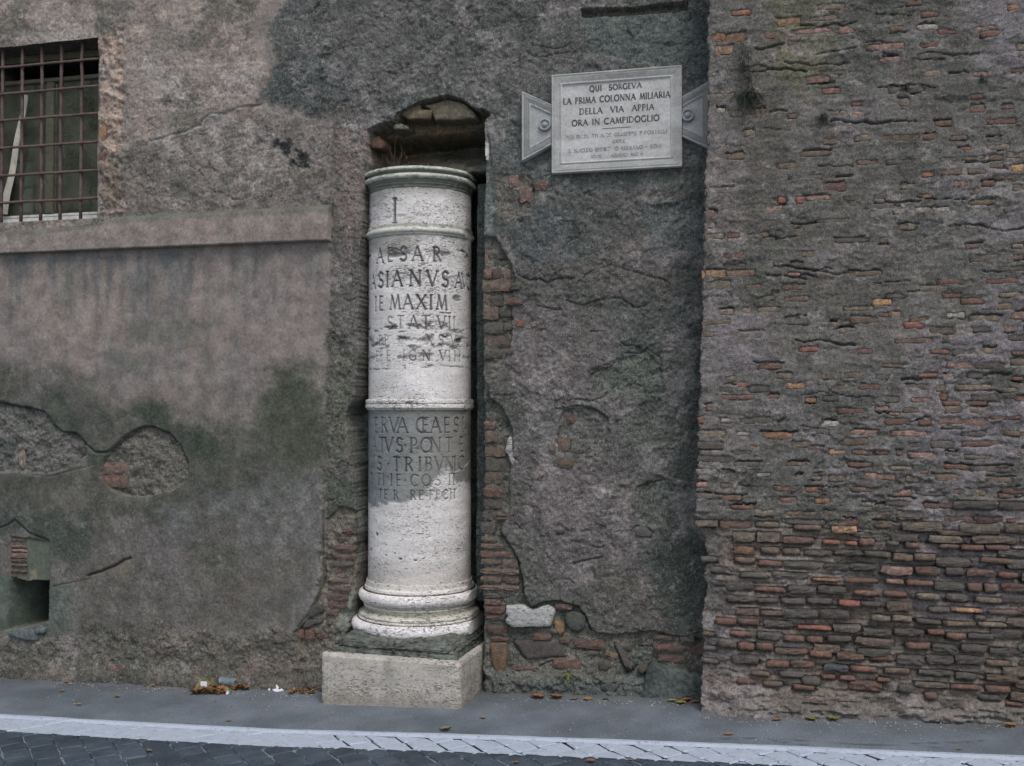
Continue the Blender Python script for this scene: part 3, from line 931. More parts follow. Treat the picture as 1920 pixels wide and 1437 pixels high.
for px in (4, 41, 78, 114, 153, 187, -34, -72):
    x_ = onY(px, 250, gyv)[0]
    if x_ > xw1 - .012: x_ = xw1 - .012
    V, F = tube((x_, gyv, zw0 - .01), (x_, gyv, zw1 + .01), .0105, 8, .0012)
    o = link('grille_bar', py_mesh('grille_bar', V, F), M_IRON, None)
    o.parent = GRI; o.matrix_parent_inverse = Matrix.Identity(4)
for py in (112, 163, 214, 267, 320, 372):
    z_ = onY(188, py, gyv)[1]
    V, F = tube((-4.95, gyv - .017, z_), (xw1 + .01, gyv - .017, z_), .0085, 8, .001)
    o = link('grille_bar', py_mesh('grille_bar', V, F), M_IRON, None)
    o.parent = GRI; o.matrix_parent_inverse = Matrix.Identity(4)
GRI.matrix_parent_inverse = world_inv(WALL)

# ------------------------------------------------------------------ brick shapes
def brick_variant(seed, rough=1.0):
    rs = np.random.RandomState(seed)
    nx, nz = 5, 3
    gx = np.linspace(-.5, .5, nx + 1)
    gz_ = np.linspace(-.5, .5, nz + 1)
    V = []
    for j in range(nz + 1):
        for i in range(nx + 1):
            x, z = gx[i], gz_[j]
            ex, ez = i in (0, nx), j in (0, nz)
            y = 0 + rs.uniform(-.14, .14) * rough
            if ex: x += rs.uniform(-.01, .05) * (-1 if i == nx else 1) * rough; 
            else: x += rs.uniform(-.03, .03)
            if ez: z += rs.uniform(-.06, .10) * (-1 if j == nz else 1) * rough; 
            if ez: y += rs.uniform(.02, .22)
            if ex: y += rs.uniform(.0, .2)
            if ex and ez and rs.rand() < .6:
                x *= .97; z *= .88; y += .1
            V.append((x, y, z))
    F = []
    w_ = nx + 1
    for j in range(nz):
        for i in range(nx):
            a = j * w_ + i
            F.append((a, a + 1, a + w_ + 1, a + w_))
    ring = [i for i in range(w_)] + [j * w_ + nx for j in range(1, nz + 1)] + [nz * w_ + i for i in range(nx - 1, -1, -1)] + [j * w_ for j in range(nz - 1, 0, -1)]
    b0_ = len(V)
    for r_ in ring:
        x, y, z = V[r_]
        V.append((x * .98, 1.6, z * .98))
    n = len(ring)
    for k in range(n):
        F.append((ring[(k + 1) % n], ring[k], b0_ + k, b0_ + (k + 1) % n))
    return np.array(V), F
VARS = [brick_variant(200 + k, 1.0) for k in range(24)]
VARM = []
for k, (V, F) in enumerate(VARS):
    me = py_mesh('brick', V, F)
    me.materials.append(M_BRICK)
    VARM.append(me)
PAL = dict(org=(150, 108, 80), red=(120, 90, 80), bred=(146, 98, 84), pink=(146, 116, 106), tan=(124, 112, 98), pale=(150, 142, 134),
           brn=(112, 95, 82), rbr=(112, 84, 74), gry=(98, 92, 87), drk=(84, 80, 77), dgr=(86, 84, 77), blu=(80, 84, 88), por=(176, 138, 104), wht=(180, 176, 170))
def brick_obj(name, xc, yc, zc_, lx, dy, lz, c, parent, rot=0.0, var=None):
    me = VARM[var if var is not None else RS.randint(len(VARM))]
    o = bpy.data.objects.new(name, me)
    COL.objects.link(o)
    o.parent = parent
    o.matrix_parent_inverse = PINV[parent.name]
    o.location = (xc, yc, zc_)
    o.scale = (lx, dy, lz)
    o.rotation_euler = (0, rot, 0)
    col = srgb(np.array(c) * .84 + np.array((92, 88, 84)) * .16) * RS.uniform(.8, 1.2)
    o.color = (*[float(q) for q in col], 1)
    return o
PINV = {WALL.name: world_inv(WALL)}

# bricks right of the niche: (x0,y0,x1,y1 px, colour)
SB = []
def zb(off, s, lst):
    for x0, y0, x1, y1, c in lst:
        SB.append((off[0] + x0 / s, off[1] + y0 / s, off[0] + x1 / s, off[1] + y1 / s, c))
zb((880, 450), 4.105, [(110, 225, 170, 290, 'pink'), (180, 225, 240, 290, 'rbr'), (248, 225, 315, 290, 'pink'), (104, 318, 318, 395, 'brn'), (325, 340, 400, 385, 'dgr'), (104, 425, 150, 500, 'brn'), (155, 430, 255, 500, 'dgr'), (262, 418, 328, 488, 'pale'), (345, 468, 415, 500, 'rbr'),
                       (104, 520, 222, 608, 'brn'), (230, 530, 325, 590, 'dgr'), (108, 640, 258, 712, 'dgr'), (264, 640, 330, 692, 'gry'), (362, 625, 425, 668, 'bred'), (106, 748, 340, 822, 'brn'), (112, 860, 250, 910, 'dgr'), (290, 845, 345, 880, 'gry'), (190, 95, 325, 140, 'dgr'), (185, 165, 320, 195, 'drk'), (112, 60, 135, 190, 'pink'), (110, 1400, 200, 1430, 'pink'), (745, 1340, 805, 1410, 'rbr')])
zb((880, 780), 4.79, [(140, 65, 230, 118, 'brn'), (140, 140, 250, 232, 'brn'), (135, 265, 310, 360, 'brn'), (138, 385, 370, 488, 'dgr'), (130, 510, 280, 608, 'brn'), (122, 640, 285, 725, 'rbr'), (120, 755, 280, 835, 'drk'), (110, 855, 240, 940, 'dgr'), (245, 880, 375, 905, 'brn'), (245, 915, 370, 940, 'brn'), (105, 960, 230, 1052, 'drk'), (104, 1085, 240, 1135, 'brn'), (100, 1150, 300, 1195, 'brn'), (95, 1215, 385, 1275, 'red'),
                      (98, 1290, 280, 1340, 'brn'), (295, 1295, 430, 1360, 'brn'), (98, 1375, 440, 1425, 'brn'), (770, 190, 900, 300, 'brn'), (720, 255, 775, 325, 'pink'), (795, 375, 940, 460, 'brn'), (880, 300, 990, 340, 'drk')])
zb((880, 1060), 4.174, [(85, 88, 250, 140, 'brn'), (262, 88, 382, 148, 'brn'), (80, 158, 385, 200, 'brn'), (110, 222, 230, 262, 'gry'), (115, 268, 240, 312, 'red'), (118, 325, 272, 382, 'red'), (120, 395, 272, 440, 'rbr'), (130, 480, 285, 545, 'rbr'), (160, 568, 300, 606, 'red'),
                        (495, 535, 640, 592, 'rbr'), (700, 570, 780, 615, 'rbr'), (820, 590, 1060, 658, 'rbr'), (860, 672, 1010, 712, 'gry'), (340, 790, 515, 832, 'red'), (660, 740, 870, 815, 'red'), (670, 305, 800, 350, 'pink'),
                        (1450, 545, 1640, 590, 'tan'), (1650, 560, 1760, 600, 'gry'), (1445, 618, 1680, 680, 'rbr'), (1690, 650, 1830, 705, 'rbr'), (1480, 700, 1700, 762, 'red'), (1095, 690, 1160, 735, 'por'), (1060, 690, 1090, 720, 'brn')])
zb((560, 850), 3.594, [(285, 512, 385, 546, 'red'), (235, 568, 395, 604, 'brn'), (240, 618, 385, 660, 'rbr'), (230, 680, 378, 716, 'red'), (205, 730, 370, 766, 'dgr'), (205, 780, 385, 824, 'rbr'), (192, 845, 365, 885, 'brn'), (192, 905, 340, 935, 'brn'), (190, 950, 325, 994, 'rbr'), (195, 1005, 320, 1048, 'rbr'), (185, 1058, 260, 1092, 'red'), (45, 1185, 110, 1250, 'rbr'), (0, 1190, 35, 1245, 'bred'), (115, 1220, 180, 1250, 'rbr')])
zb((0, 960), 4.79, [(95, 240, 250, 262, 'pink'), (90, 300, 250, 326, 'pink'), (90, 335, 250, 362, 'pink'), (92, 370, 245, 412, 'pink'), (95, 425, 245, 452, 'brn'), (100, 465, 240, 490, 'brn'), (100, 520, 235, 545, 'tan'), (1000, 1355, 1150, 1420, 'pink')])
SB += [(192, 846 + 22, 241, 846 + 42, 'pink'), (186, 892, 240, 914, 'rbr'), (190, 235, 203, 266, 'por'), (190, 290, 202, 306, 'red'), (1004, 343, 1026, 356, 'red'), (955, 330, 972, 350, 'pink'), (975, 352, 997, 378, 'pink'), (368, 1252, 380, 1262, 'pink'), (953, 560, 970, 572, 'rbr')]
for x0, y0, x1, y1, c in SB:
    a, b = onY(x0, y0), onY(x1, y1)
    xc, z_ = (a[0] + b[0]) / 2, (a[1] + b[1]) / 2
    lx, lz = abs(b[0] - a[0]), abs(a[1] - b[1])
    yw = wall_y(xc, z_)
    brick_obj('brick', xc, yw - .010 - RS.uniform(0, .008), z_, lx * 1.05, .022, lz * 1.12, PAL[c], WALL, RS.uniform(-.02, .02))

# cut and broken stones
def stone(name, pts, y, thick, m, parent, seed, s=None, bulge=.012, up=0.0, off=None, color=None):
    """irregular block whose face follows an outline; rounded arris, uneven face"""
    P = np.array([onY(a, b) if s is None else onY(off[0] + a / s, off[1] + b / s) for a, b in pts])
    rs = np.random.RandomState(seed)
    # densify outline
    Q = []
    for a, b in zip(P, np.roll(P, -1, 0)):
        L = np.linalg.norm(b - a)
        k = max(1, int(L / .016))
        for i in range(k):
            Q.append(a + (b - a) * i / k + rs.normal(size=2) * .0012)
    Q = np.array(Q); n = len(Q); c = Q.mean(0)
    V, F = [], []
    for sc, yy in ((1.0, thick), (1.0, .006), (.965, -.002), (.86, -.006), (.62, -.008), (.3, -.009)):
        for q in Q:
            p = c + (q - c) * sc
            j = rs.normal() * bulge * .16 * sc ** 2 if sc < 1 else 0
            V.append((p[0], y + yy - (bulge if sc < 1 else 0) + j, p[1]))
    V.append((c[0], y - bulge - .009, c[1]))
    for r_ in range(5):
        for k in range(n):
            F.append((r_ * n + k, r_ * n + (k + 1) % n, (r_ + 1) * n + (k + 1) % n, (r_ + 1) * n + k))
    for k in range(n):
        F.append((5 * n + k, 5 * n + (k + 1) % n, 6 * n))
    me = py_mesh(name, V, F)
    bm = bmesh.new(); bm.from_mesh(me); bmesh.ops.recalc_face_normals(bm, faces=bm.faces); bm.to_mesh(me); bm.free()
    o = link(name, me, m, parent)
    if color is not None: o.color = (*[float(q) for q in srgb(color)], 1)
    return o
M_ROUGHW = travertine_material('rough_marble', srgb((156, 155, 152)), .54)
M_TUFF = plain('dark_tuff', srgb((70, 75, 72)), .9, .2, .34, 40, .008)
o5b = (880, 1060)
tag(stone('marble_block', [(283, 318), (420, 310), (450, 330), (490, 352), (530, 345), (570, 320), (620, 312), (668, 345), (668, 380), (648, 430), (640, 482), (330, 488), (285, 450), (278, 425), (300, 400), (283, 370)], .012, .06, M_ROUGHW, WALL, 1, 4.174, .016, off=o5b), 'rough white marble block set in the rubble at the foot of the wall')
stone('tuff_block', [(1395, 800), (1440, 760), (1560, 790), (1700, 800), (1730, 830), (1850, 850), (1850, 1075), (1350, 1062), (1352, 1010), (1370, 900)], -.012, .08, M_TUFF, WALL, 2, 4.174, .03, off=o5b)
stone('rubble_stone', [(750, 380), (800, 362), (880, 375), (910, 420), (900, 500), (850, 525), (790, 515), (752, 450)], .022, .04, M_BRICK, WALL, 3, 4.174, .010, off=o5b, color=(78, 84, 78))
stone('rubble_stone', [(658, 440), (700, 430), (742, 460), (740, 520), (715, 560), (690, 540), (665, 490)], .02, .04, M_BRICK, WALL, 4, 4.174, .010, off=o5b, color=(140, 112, 84))
stone('rubble_stone', [(1130, 620), (1180, 622), (1215, 690), (1260, 790), (1280, 830), (1215, 800), (1170, 700)], .025, .04, M_BRICK, WALL, 5, 4.174, .010, off=o5b, color=(98, 92, 88))
stone('rubble_stone', [(340, 600), (560, 590), (740, 625), (750, 720), (570, 735), (440, 750), (390, 690)], .032, .05, M_BRICK, WALL, 6, 4.174, .008, off=o5b, color=(86, 80, 78))
stone('rubble_stone', [(150, 615), (285, 612), (290, 700), (270, 850), (200, 858), (165, 760)], .03, .05, M_BRICK, WALL, 7, 4.174, .008, off=o5b, color=(118, 94, 74))
stone('rubble_stone', [(1030, 930), (1090, 910), (1170, 930), (1165, 970), (1090, 985), (1035, 965)], -.004, .05, M_BRICK, WALL, 8, 4.174, .014, off=o5b, color=(78, 84, 80))
stone('rubble_stone', [(900, 960), (960, 945), (1010, 970), (1000, 1010), (920, 1010)], -.008, .05, M_BRICK, WALL, 9, 4.174, .014, off=o5b, color=(74, 78, 86))
stone('rubble_stone', [(640, 500), (680, 505), (690, 540), (640, 530)], .02, .05, M_BRICK, WALL, 10, 4.174, .010, off=o5b, color=(112, 110, 116))
stone('rubble_stone', [(1000, 760), (1070, 740), (1110, 780), (1080, 835), (1010, 820)], .026, .05, M_BRICK, WALL, 11, 4.174, .010, off=o5b, color=(80, 80, 76))
stone('rubble_stone', [(1330, 790), (1390, 770), (1398, 830), (1340, 850), (1310, 820)], .01, .05, M_BRICK, WALL, 12, 4.174, .012, off=o5b, color=(88, 80, 66))
stone('rubble_stone', [(1640, 110), (1700, 92), (1752, 125), (1740, 152), (1660, 150)], .0, .03, M_BRICK, WALL, 13, 2.994, .008, off=(640, 957), color=(88, 92, 92))
stone('rubble_stone', [(1215, 1060), (1260, 1030), (1290, 1070), (1260, 1110), (1210, 1100)], .01, .03, M_BRICK, WALL, 14, 2.994, .008, off=(640, 480), color=(108, 94, 84))
stone('marble_sliver', [(360, 180), (385, 205), (390, 320), (408, 410), (400, 465), (370, 420), (345, 345), (320, 310), (335, 240)], .018, .05, M_ROUGHW, WALL, 15, 4.79, .016, off=(880, 780))
stone('marble_sliver', [(100, 1105), (120, 1090), (132, 1130), (130, 1200), (108, 1180)], .012, .04, M_BRICK, WALL, 16, 2.994, .010, off=(0, 480), color=(160, 146, 134))
stone('sill_stone', [(90, 1085), (200, 1045), (330, 1055), (360, 1085), (370, 1150), (260, 1150), (150, 1120)], -.012, .12, M_BRICK, WALL, 17, 4.79, .012, off=(0, 960), color=(98, 112, 114))
stone('sill_stone', [(330, 1050), (380, 1015), (440, 1040), (430, 1085), (345, 1082)], -.016, .08, M_BRICK, WALL, 18, 4.79, .014, off=(0, 960), color=(102, 116, 116))
stone('rubble_stone', [(55, 1070), (110, 1015), (165, 1035), (170, 1065), (90, 1108), (50, 1110)], .004, .05, M_BRICK, WALL, 19, 3.594, .010, off=(560, 850), color=(72, 76, 70))
stone('rubble_stone', [(30, 1165), (60, 1120), (160, 1118), (160, 1140), (90, 1165), (40, 1190)], .004, .05, M_BRICK, WALL, 20, 3.594, .010, off=(560, 850), color=(76, 76, 70))
stone('rubble_stone', [(870, 275), (950, 240), (1080, 200), (1090, 250), (1190, 262), (1160, 345), (960, 340)], .05, .1, M_BRICK, WALL, 21, 4.79, .02, off=(560, 150), color=(124, 110, 88))
stone('rubble_stone', [(1110, 215), (1330, 160), (1480, 200), (1560, 270), (1580, 330), (1380, 350), (1200, 350), (1180, 270)], .055, .1, M_BRICK, WALL, 22, 4.79, .02, off=(560, 150), color=(120, 112, 94))
stone('rubble_stone', [(830, 385), (900, 375), (960, 400), (960, 430), (830, 432)], .06, .1, M_BRICK, WALL, 23, 4.79, .02, off=(560, 150), color=(130, 126, 112))
stone('rubble_stone', [(600, 500), (690, 480), (740, 540), (720, 600), (620, 590)], .08, .1, M_BRICK, WALL, 24, 4.79, .02, off=(560, 150), color=(120, 88, 70))

# ================================================================== THE BRICK WALL (stands proud at the right)
YB = -.26
BW = empty('brick_wall', (.5, -.1, .05), 'projecting wall of thin reddish bricks and grey mortar, smeared above, eroded below', 'wall')
PINV[BW.name] = world_inv(BW)
x_edge_pts = [(1327, -300), (1326, 100), (1322, 300), (1318, 440), (1313, 600), (1309, 750), (1305, 900), (1302, 985), (1306, 996), (1316, 1010), (1322, 1040), (1318, 1080), (1320, 1120), (1313, 1160), (1316, 1230), (1311, 1300), (1316, 1400)]
EZ = np.array([onY(a, b, YB)[1] for a, b in x_edge_pts])[::-1]
EX = np.array([onY(a, b, YB)[0] for a, b in x_edge_pts])[::-1]
xs2 = axis(-.30, 1.32, .0052, -.30, 3.6, .02)
zs2 = axis(-.02, 3.80, .0056, -.3, 5.6, .05)
B = Relief(xs2, zs2, 300)
X2, Z2 = B.X, B.Z
b_lo = fbm(xs2, zs2, .8, 5, .55, 71)
b_md = fbm(xs2, zs2, .2, 6, .6, 72, 1.6)
b_hi = fbm(xs2, zs2, .045, 5, .65, 73, 1.8)
b_fi = fbm(xs2, zs2, .018, 3, .7, 74, 1.4)
b_row = fbm(xs2, zs2, .030, 2, .6, 75, 8.0)
def zB(py, px=1600): return onY(px, py, YB)[1]
z985 = zB(992)
lowz = sstep(.10, -.08, Z2 - z985 - .10 * b_md - .14 * sstep(.5, 1.2, X2))     # eroded zone
midz = sstep(.9, -.05, Z2 - z985 - .3 * b_lo - .9 * sstep(.2, 1.2, X2))
B.C[..., :3] = srgb((86, 84, 82)); B.C[..., 3] = .7
B.paint(sstep(-.2, .7, b_md + .4 * b_lo), (98, 92, 95), .6)
B.paint(sstep(0, .7, -b_md), (70, 69, 68), .6)
B.paint(sstep(.3, 1.15, X2) * sstep(-.2, .6, b_md + .5 * b_hi), (102, 98, 105), .5)
def wb(pts): return [onY(a, b, YB) for a, b in pts]
B.paint(B.mask(wb([(1425, -100), (1560, -100), (1560, 90), (1540, 180), (1460, 170), (1430, 80)]), .06, .08), (80, 80, 62), .55)
B.paint(B.mask(wb([(1450, 90), (1550, 90), (1545, 140), (1470, 140)]), .05, .06), (88, 84, 56), .4)
B.paint(B.mask(wb([(1590, -100), (1700, -100), (1690, 60), (1640, 200), (1600, 120)]), .06, .08), (66, 68, 64), .6)
B.paint(B.mask(wb([(1380, 90), (1420, 90), (1470, 180), (1460, 330), (1400, 320), (1385, 200)]), .04, .05), (70, 68, 64), .65)
B.paint(B.mask(wb([(1420, 230), (1640, 300), (1700, 480), (1640, 640), (1420, 620), (1400, 400)]), .12, .12), (76, 74, 71), .55)
B.paint(B.mask(wb([(1320, 290), (1400, 300), (1380, 460), (1320, 450)]), .04, .05), (106, 98, 98), .5)
B.paint(B.mask(wb([(1315, 540), (1400, 530), (1440, 640), (1400, 720), (1310, 720)]), .05, .06), (102, 97, 101), .5)
B.paint(B.mask(wb([(1400, 700), (1700, 700), (1760, 860), (1600, 980), (1380, 960)]), .1, .12), (74, 74, 74), .55)
B.paint(lowz, (92, 85, 79), .85)
B.paint(lowz * sstep(0, .7, b_md), (92, 86, 82), .5)
B.paint(lowz * B.mask(wb([(1740, 960), (1920, 940), (1920, 1150), (1800, 1160), (1650, 1120)]), .08, .1), (100, 96, 103), .6)
B.paint(B.mask(wb([(1310, 1010), (1350, 1010), (1345, 1200), (1312, 1200)]), .03, .03), (92, 90, 90), .6)
B.paint(B.mask(wb([(1300, 1270), (1420, 1270), (1460, 1400), (1300, 1400)]), .05, .06), (112, 104, 106), .65)
B.paint(sstep(.14, 0, Z2 - gz(X2)) * sstep(-.1, .1, X2), (86, 84, 82), .7)
bcA = fbm(xs2, zs2, .30, 8, .78, 151, 1.4); bcB = fbm(xs2, zs2, .30, 8, .78, 152, 1.4); bcC = fbm(xs2, zs2, .09, 6, .8, 153, 1.8)
B.paint(sstep(.20, .5, bcA), (112, 107, 109), .5)
B.paint(sstep(.20, .5, bcB) * (1 - .5 * lowz), (62, 64, 59), .6)
B.paint(sstep(.40, .68, bcC), (130, 125, 127), .45)
B.paint(sstep(.35, .7, -bcC) * (1 - lowz), (74, 74, 66), .5)
B.D += .004 * sstep(.2, .4, bcA) - .004 * sstep(.25, .4, bcB)
# relief
B.D += b_lo * .012 + b_md * .006 + b_hi * .0035 + b_fi * .0016
B.D += (1 - lowz) * b_row * .0022
fB = fbm(xs2, zs2, .11, 5, .6, 81, 3.0)
fB2 = fbm(xs2, zs2, .16, 5, .6, 82, 2.4)
tb = (1 - lowz) * (.55 + .45 * midz)
B.D += tb * (.006 * sstep(-.02, .02, fB - .35) - .009 * sstep(.02, -.02, fB2 + .55))
B.D -= lowz * (.017 - .013 * b_md - .007 * b_hi)
B.D -= lowz * .004 * sstep(-.2, .6, b_row)
sk = sstep(.15, .05, Z2 - gz(X2) + .04 * b_md) + .8 * B.mask(wb([(1305, 1265), (1400, 1262), (1450, 1300), (1440, 1400), (1300, 1400)]), .05, .06)
sk = np.clip(sk, 0, 1)
B.D += sk * (.022 + .016 * b_md + .012 * b_hi + .006 * bcC)
B.paint(sk * sstep(-.3, .4, bcC + b_hi), (102, 97, 96), .55)
# --- bricks measured from the photograph
RB = []
def zr(oy, lst):
    for e in lst:
        x0, y0, x1, y1, c = e[:5]
        k = e[5] if len(e) > 5 else 1
        for i in range(k):
            a = x0 + (x1 - x0) * i / k; b = x0 + (x1 - x0) * (i + 1) / k - (6 if i < k - 1 else 0)
            RB.append((1280 + a / 2.994, oy + y0 / 2.994, 1280 + b / 2.994, oy + y1 / 2.994, c))
zr(0, [(140, 190, 240, 230, 'org'), (245, 190, 350, 226, 'org'), (145, 258, 285, 300, 'por'), (270, 60, 385, 80, 'org'), (530, 105, 660, 140, 'por'), (455, 180, 550, 215, 'red'), (875, 150, 965, 185, 'pink'), (1150, 145, 1250, 170, 'red'), (1310, 140, 1435, 165, 'pale'), (1340, 65, 1440, 90, 'rbr'), (1820, 30, 1890, 55, 'org'), (1255, 0, 1350, 22, 'rbr'), (690, 430, 825, 458, 'pink'), (780, 497, 885, 525, 'red'), (1340, 400, 1460, 428, 'tan'), (1670, 178, 1800, 205, 'rbr'), (945, 570, 1010, 592, 'red'), (590, 640, 645, 665, 'red'), (820, 630, 915, 655, 'tan'), (945, 628, 1010, 652, 'pink'), (1415, 677, 1515, 705, 'rbr'), (1605, 592, 1700, 628, 'brn'), (1345, 752, 1430, 785, 'red'), (1790, 590, 1860, 610, 'red'), (960, 757, 1060, 790, 'tan'), (1700, 812, 1840, 840, 'tan'), (1720, 872, 1800, 900, 'brn'), (1845, 925, 1916, 968, 'por'), (1345, 962, 1410, 990, 'org'), (1450, 950, 1570, 982, 'brn'), (1600, 950, 1700, 975, 'brn'), (1520, 1015, 1620, 1045, 'pink'), (1680, 1015, 1755, 1045, 'rbr'), (785, 1030, 915, 1068, 'rbr'), (535, 1105, 580, 1140, 'bred'), (635, 1105, 680, 1145, 'bred'), (120, 1058, 275, 1092, 'pale'), (120, 1182, 175, 1220, 'pink'), (1225, 1035, 1305, 1060, 'tan'), (1345, 1090, 1400, 1110, 'org'), (1180, 1168, 1255, 1200, 'pale'), (1300, 1165, 1500, 1190, 'pale', 2), (110, 1315, 230, 1342, 'tan'), (135, 530, 290, 556, 'tan'), (140, 397, 185, 428, 'pale'), (150, 612, 240, 635, 'pale'), (1580, 1370, 1670, 1395, 'brn'), (1850, 1370, 1916, 1395, 'tan'), (1615, 527, 1690, 552, 'rbr'), (120, 1250, 180, 1280, 'pale'), (1500, 760, 1600, 785, 'brn'), (1560, 825, 1620, 850, 'rbr'), (1840, 385, 1916, 410, 'rbr')])
zr(480, [(105, 80, 240, 120, 'por'), (250, 82, 405, 112, 'pink'), (590, 95, 660, 112, 'pink'), (105, 142, 270, 186, 'tan'), (1060, 242, 1175, 278, 'por'), (1170, 312, 1225, 345, 'pink'), (1090, 317, 1160, 342, 'red'), (1480, 317, 1585, 352, 'pale'), (1240, 372, 1360, 410, 'bred'), (300, 425, 440, 462, 'pale'), (650, 510, 760, 540, 'bred'), (975, 522, 1065, 552, 'red'), (835, 372, 865, 395, 'pink'), (1480, 595, 1625, 632, 'pink'), (1632, 597, 1800, 630, 'gry'), (1380, 527, 1500, 552, 'red'), (1845, 537, 1916, 560, 'rbr'), (1560, 238, 1700, 272, 'red'), (1330, 168, 1490, 200, 'tan'), (1320, 657, 1430, 682, 'bred'), (1850, 680, 1916, 700, 'red'), (575, 715, 690, 750, 'por'), (980, 720, 1115, 755, 'rbr'), (310, 712, 355, 740, 'org'), (215, 780, 405, 812, 'red', 2), (475, 780, 540, 805, 'red'), (690, 797, 750, 825, 'org'), (130, 837, 170, 872, 'red'), (105, 357, 270, 388, 'tan'), (105, 427, 175, 458, 'tan'), (1455, 817, 1570, 842, 'red'), (1580, 817, 1710, 842, 'rbr'), (1720, 897, 1895, 922, 'red'), (1790, 742, 1890, 768, 'tan'), (765, 927, 880, 965, 'pale'), (445, 990, 615, 1028, 'org'), (300, 987, 380, 1012, 'pale'), (80, 982, 240, 1018, 'tan'), (85, 902, 125, 945, 'red'), (380, 1067, 430, 1092, 'por'), (695, 1070, 790, 1097, 'red'), (815, 1087, 915, 1115, 'por'), (945, 1092, 1070, 1120, 'brn'), (1080, 1092, 1155, 1118, 'rbr'), (1200, 1095, 1235, 1120, 'red'), (925, 1160, 1065, 1188, 'rbr'), (575, 1157, 700, 1182, 'brn'), (80, 1042, 230, 1085, 'gry'), (78, 1122, 290, 1157, 'gry'), (75, 1192, 200, 1232, 'pale'), (75, 1270, 140, 1302, 'pink'), (1150, 1182, 1290, 1207, 'tan'), (1460, 1172, 1610, 1200, 'rbr'), (410, 1217, 490, 1242, 'pale'), (720, 1237, 775, 1260, 'tan'), (510, 1290, 645, 1327, 'red'), (690, 1300, 785, 1330, 'org'), (1165, 1312, 1280, 1352, 'pink'), (195, 1342, 330, 1377, 'red'), (65, 1332, 180, 1367, 'gry'), (545, 1357, 640, 1392, 'red'), (740, 1362, 830, 1392, 'org'), (1700, 1242, 1850, 1275, 'brn'), (1770, 1332, 1860, 1362, 'red'), (1160, 877, 1220, 897, 'pink'), (1450, 952, 1570, 972, 'gry'), (265, 1400, 400, 1425, 'rbr'), (1000, 1385, 1080, 1410, 'pale'), (1310, 1320, 1500, 1350, 'gry'), (1350, 1390, 1530, 1420, 'rbr', 2), (210, 912, 300, 938, 'pale'), (1330, 1205, 1380, 1225, 'brn')])
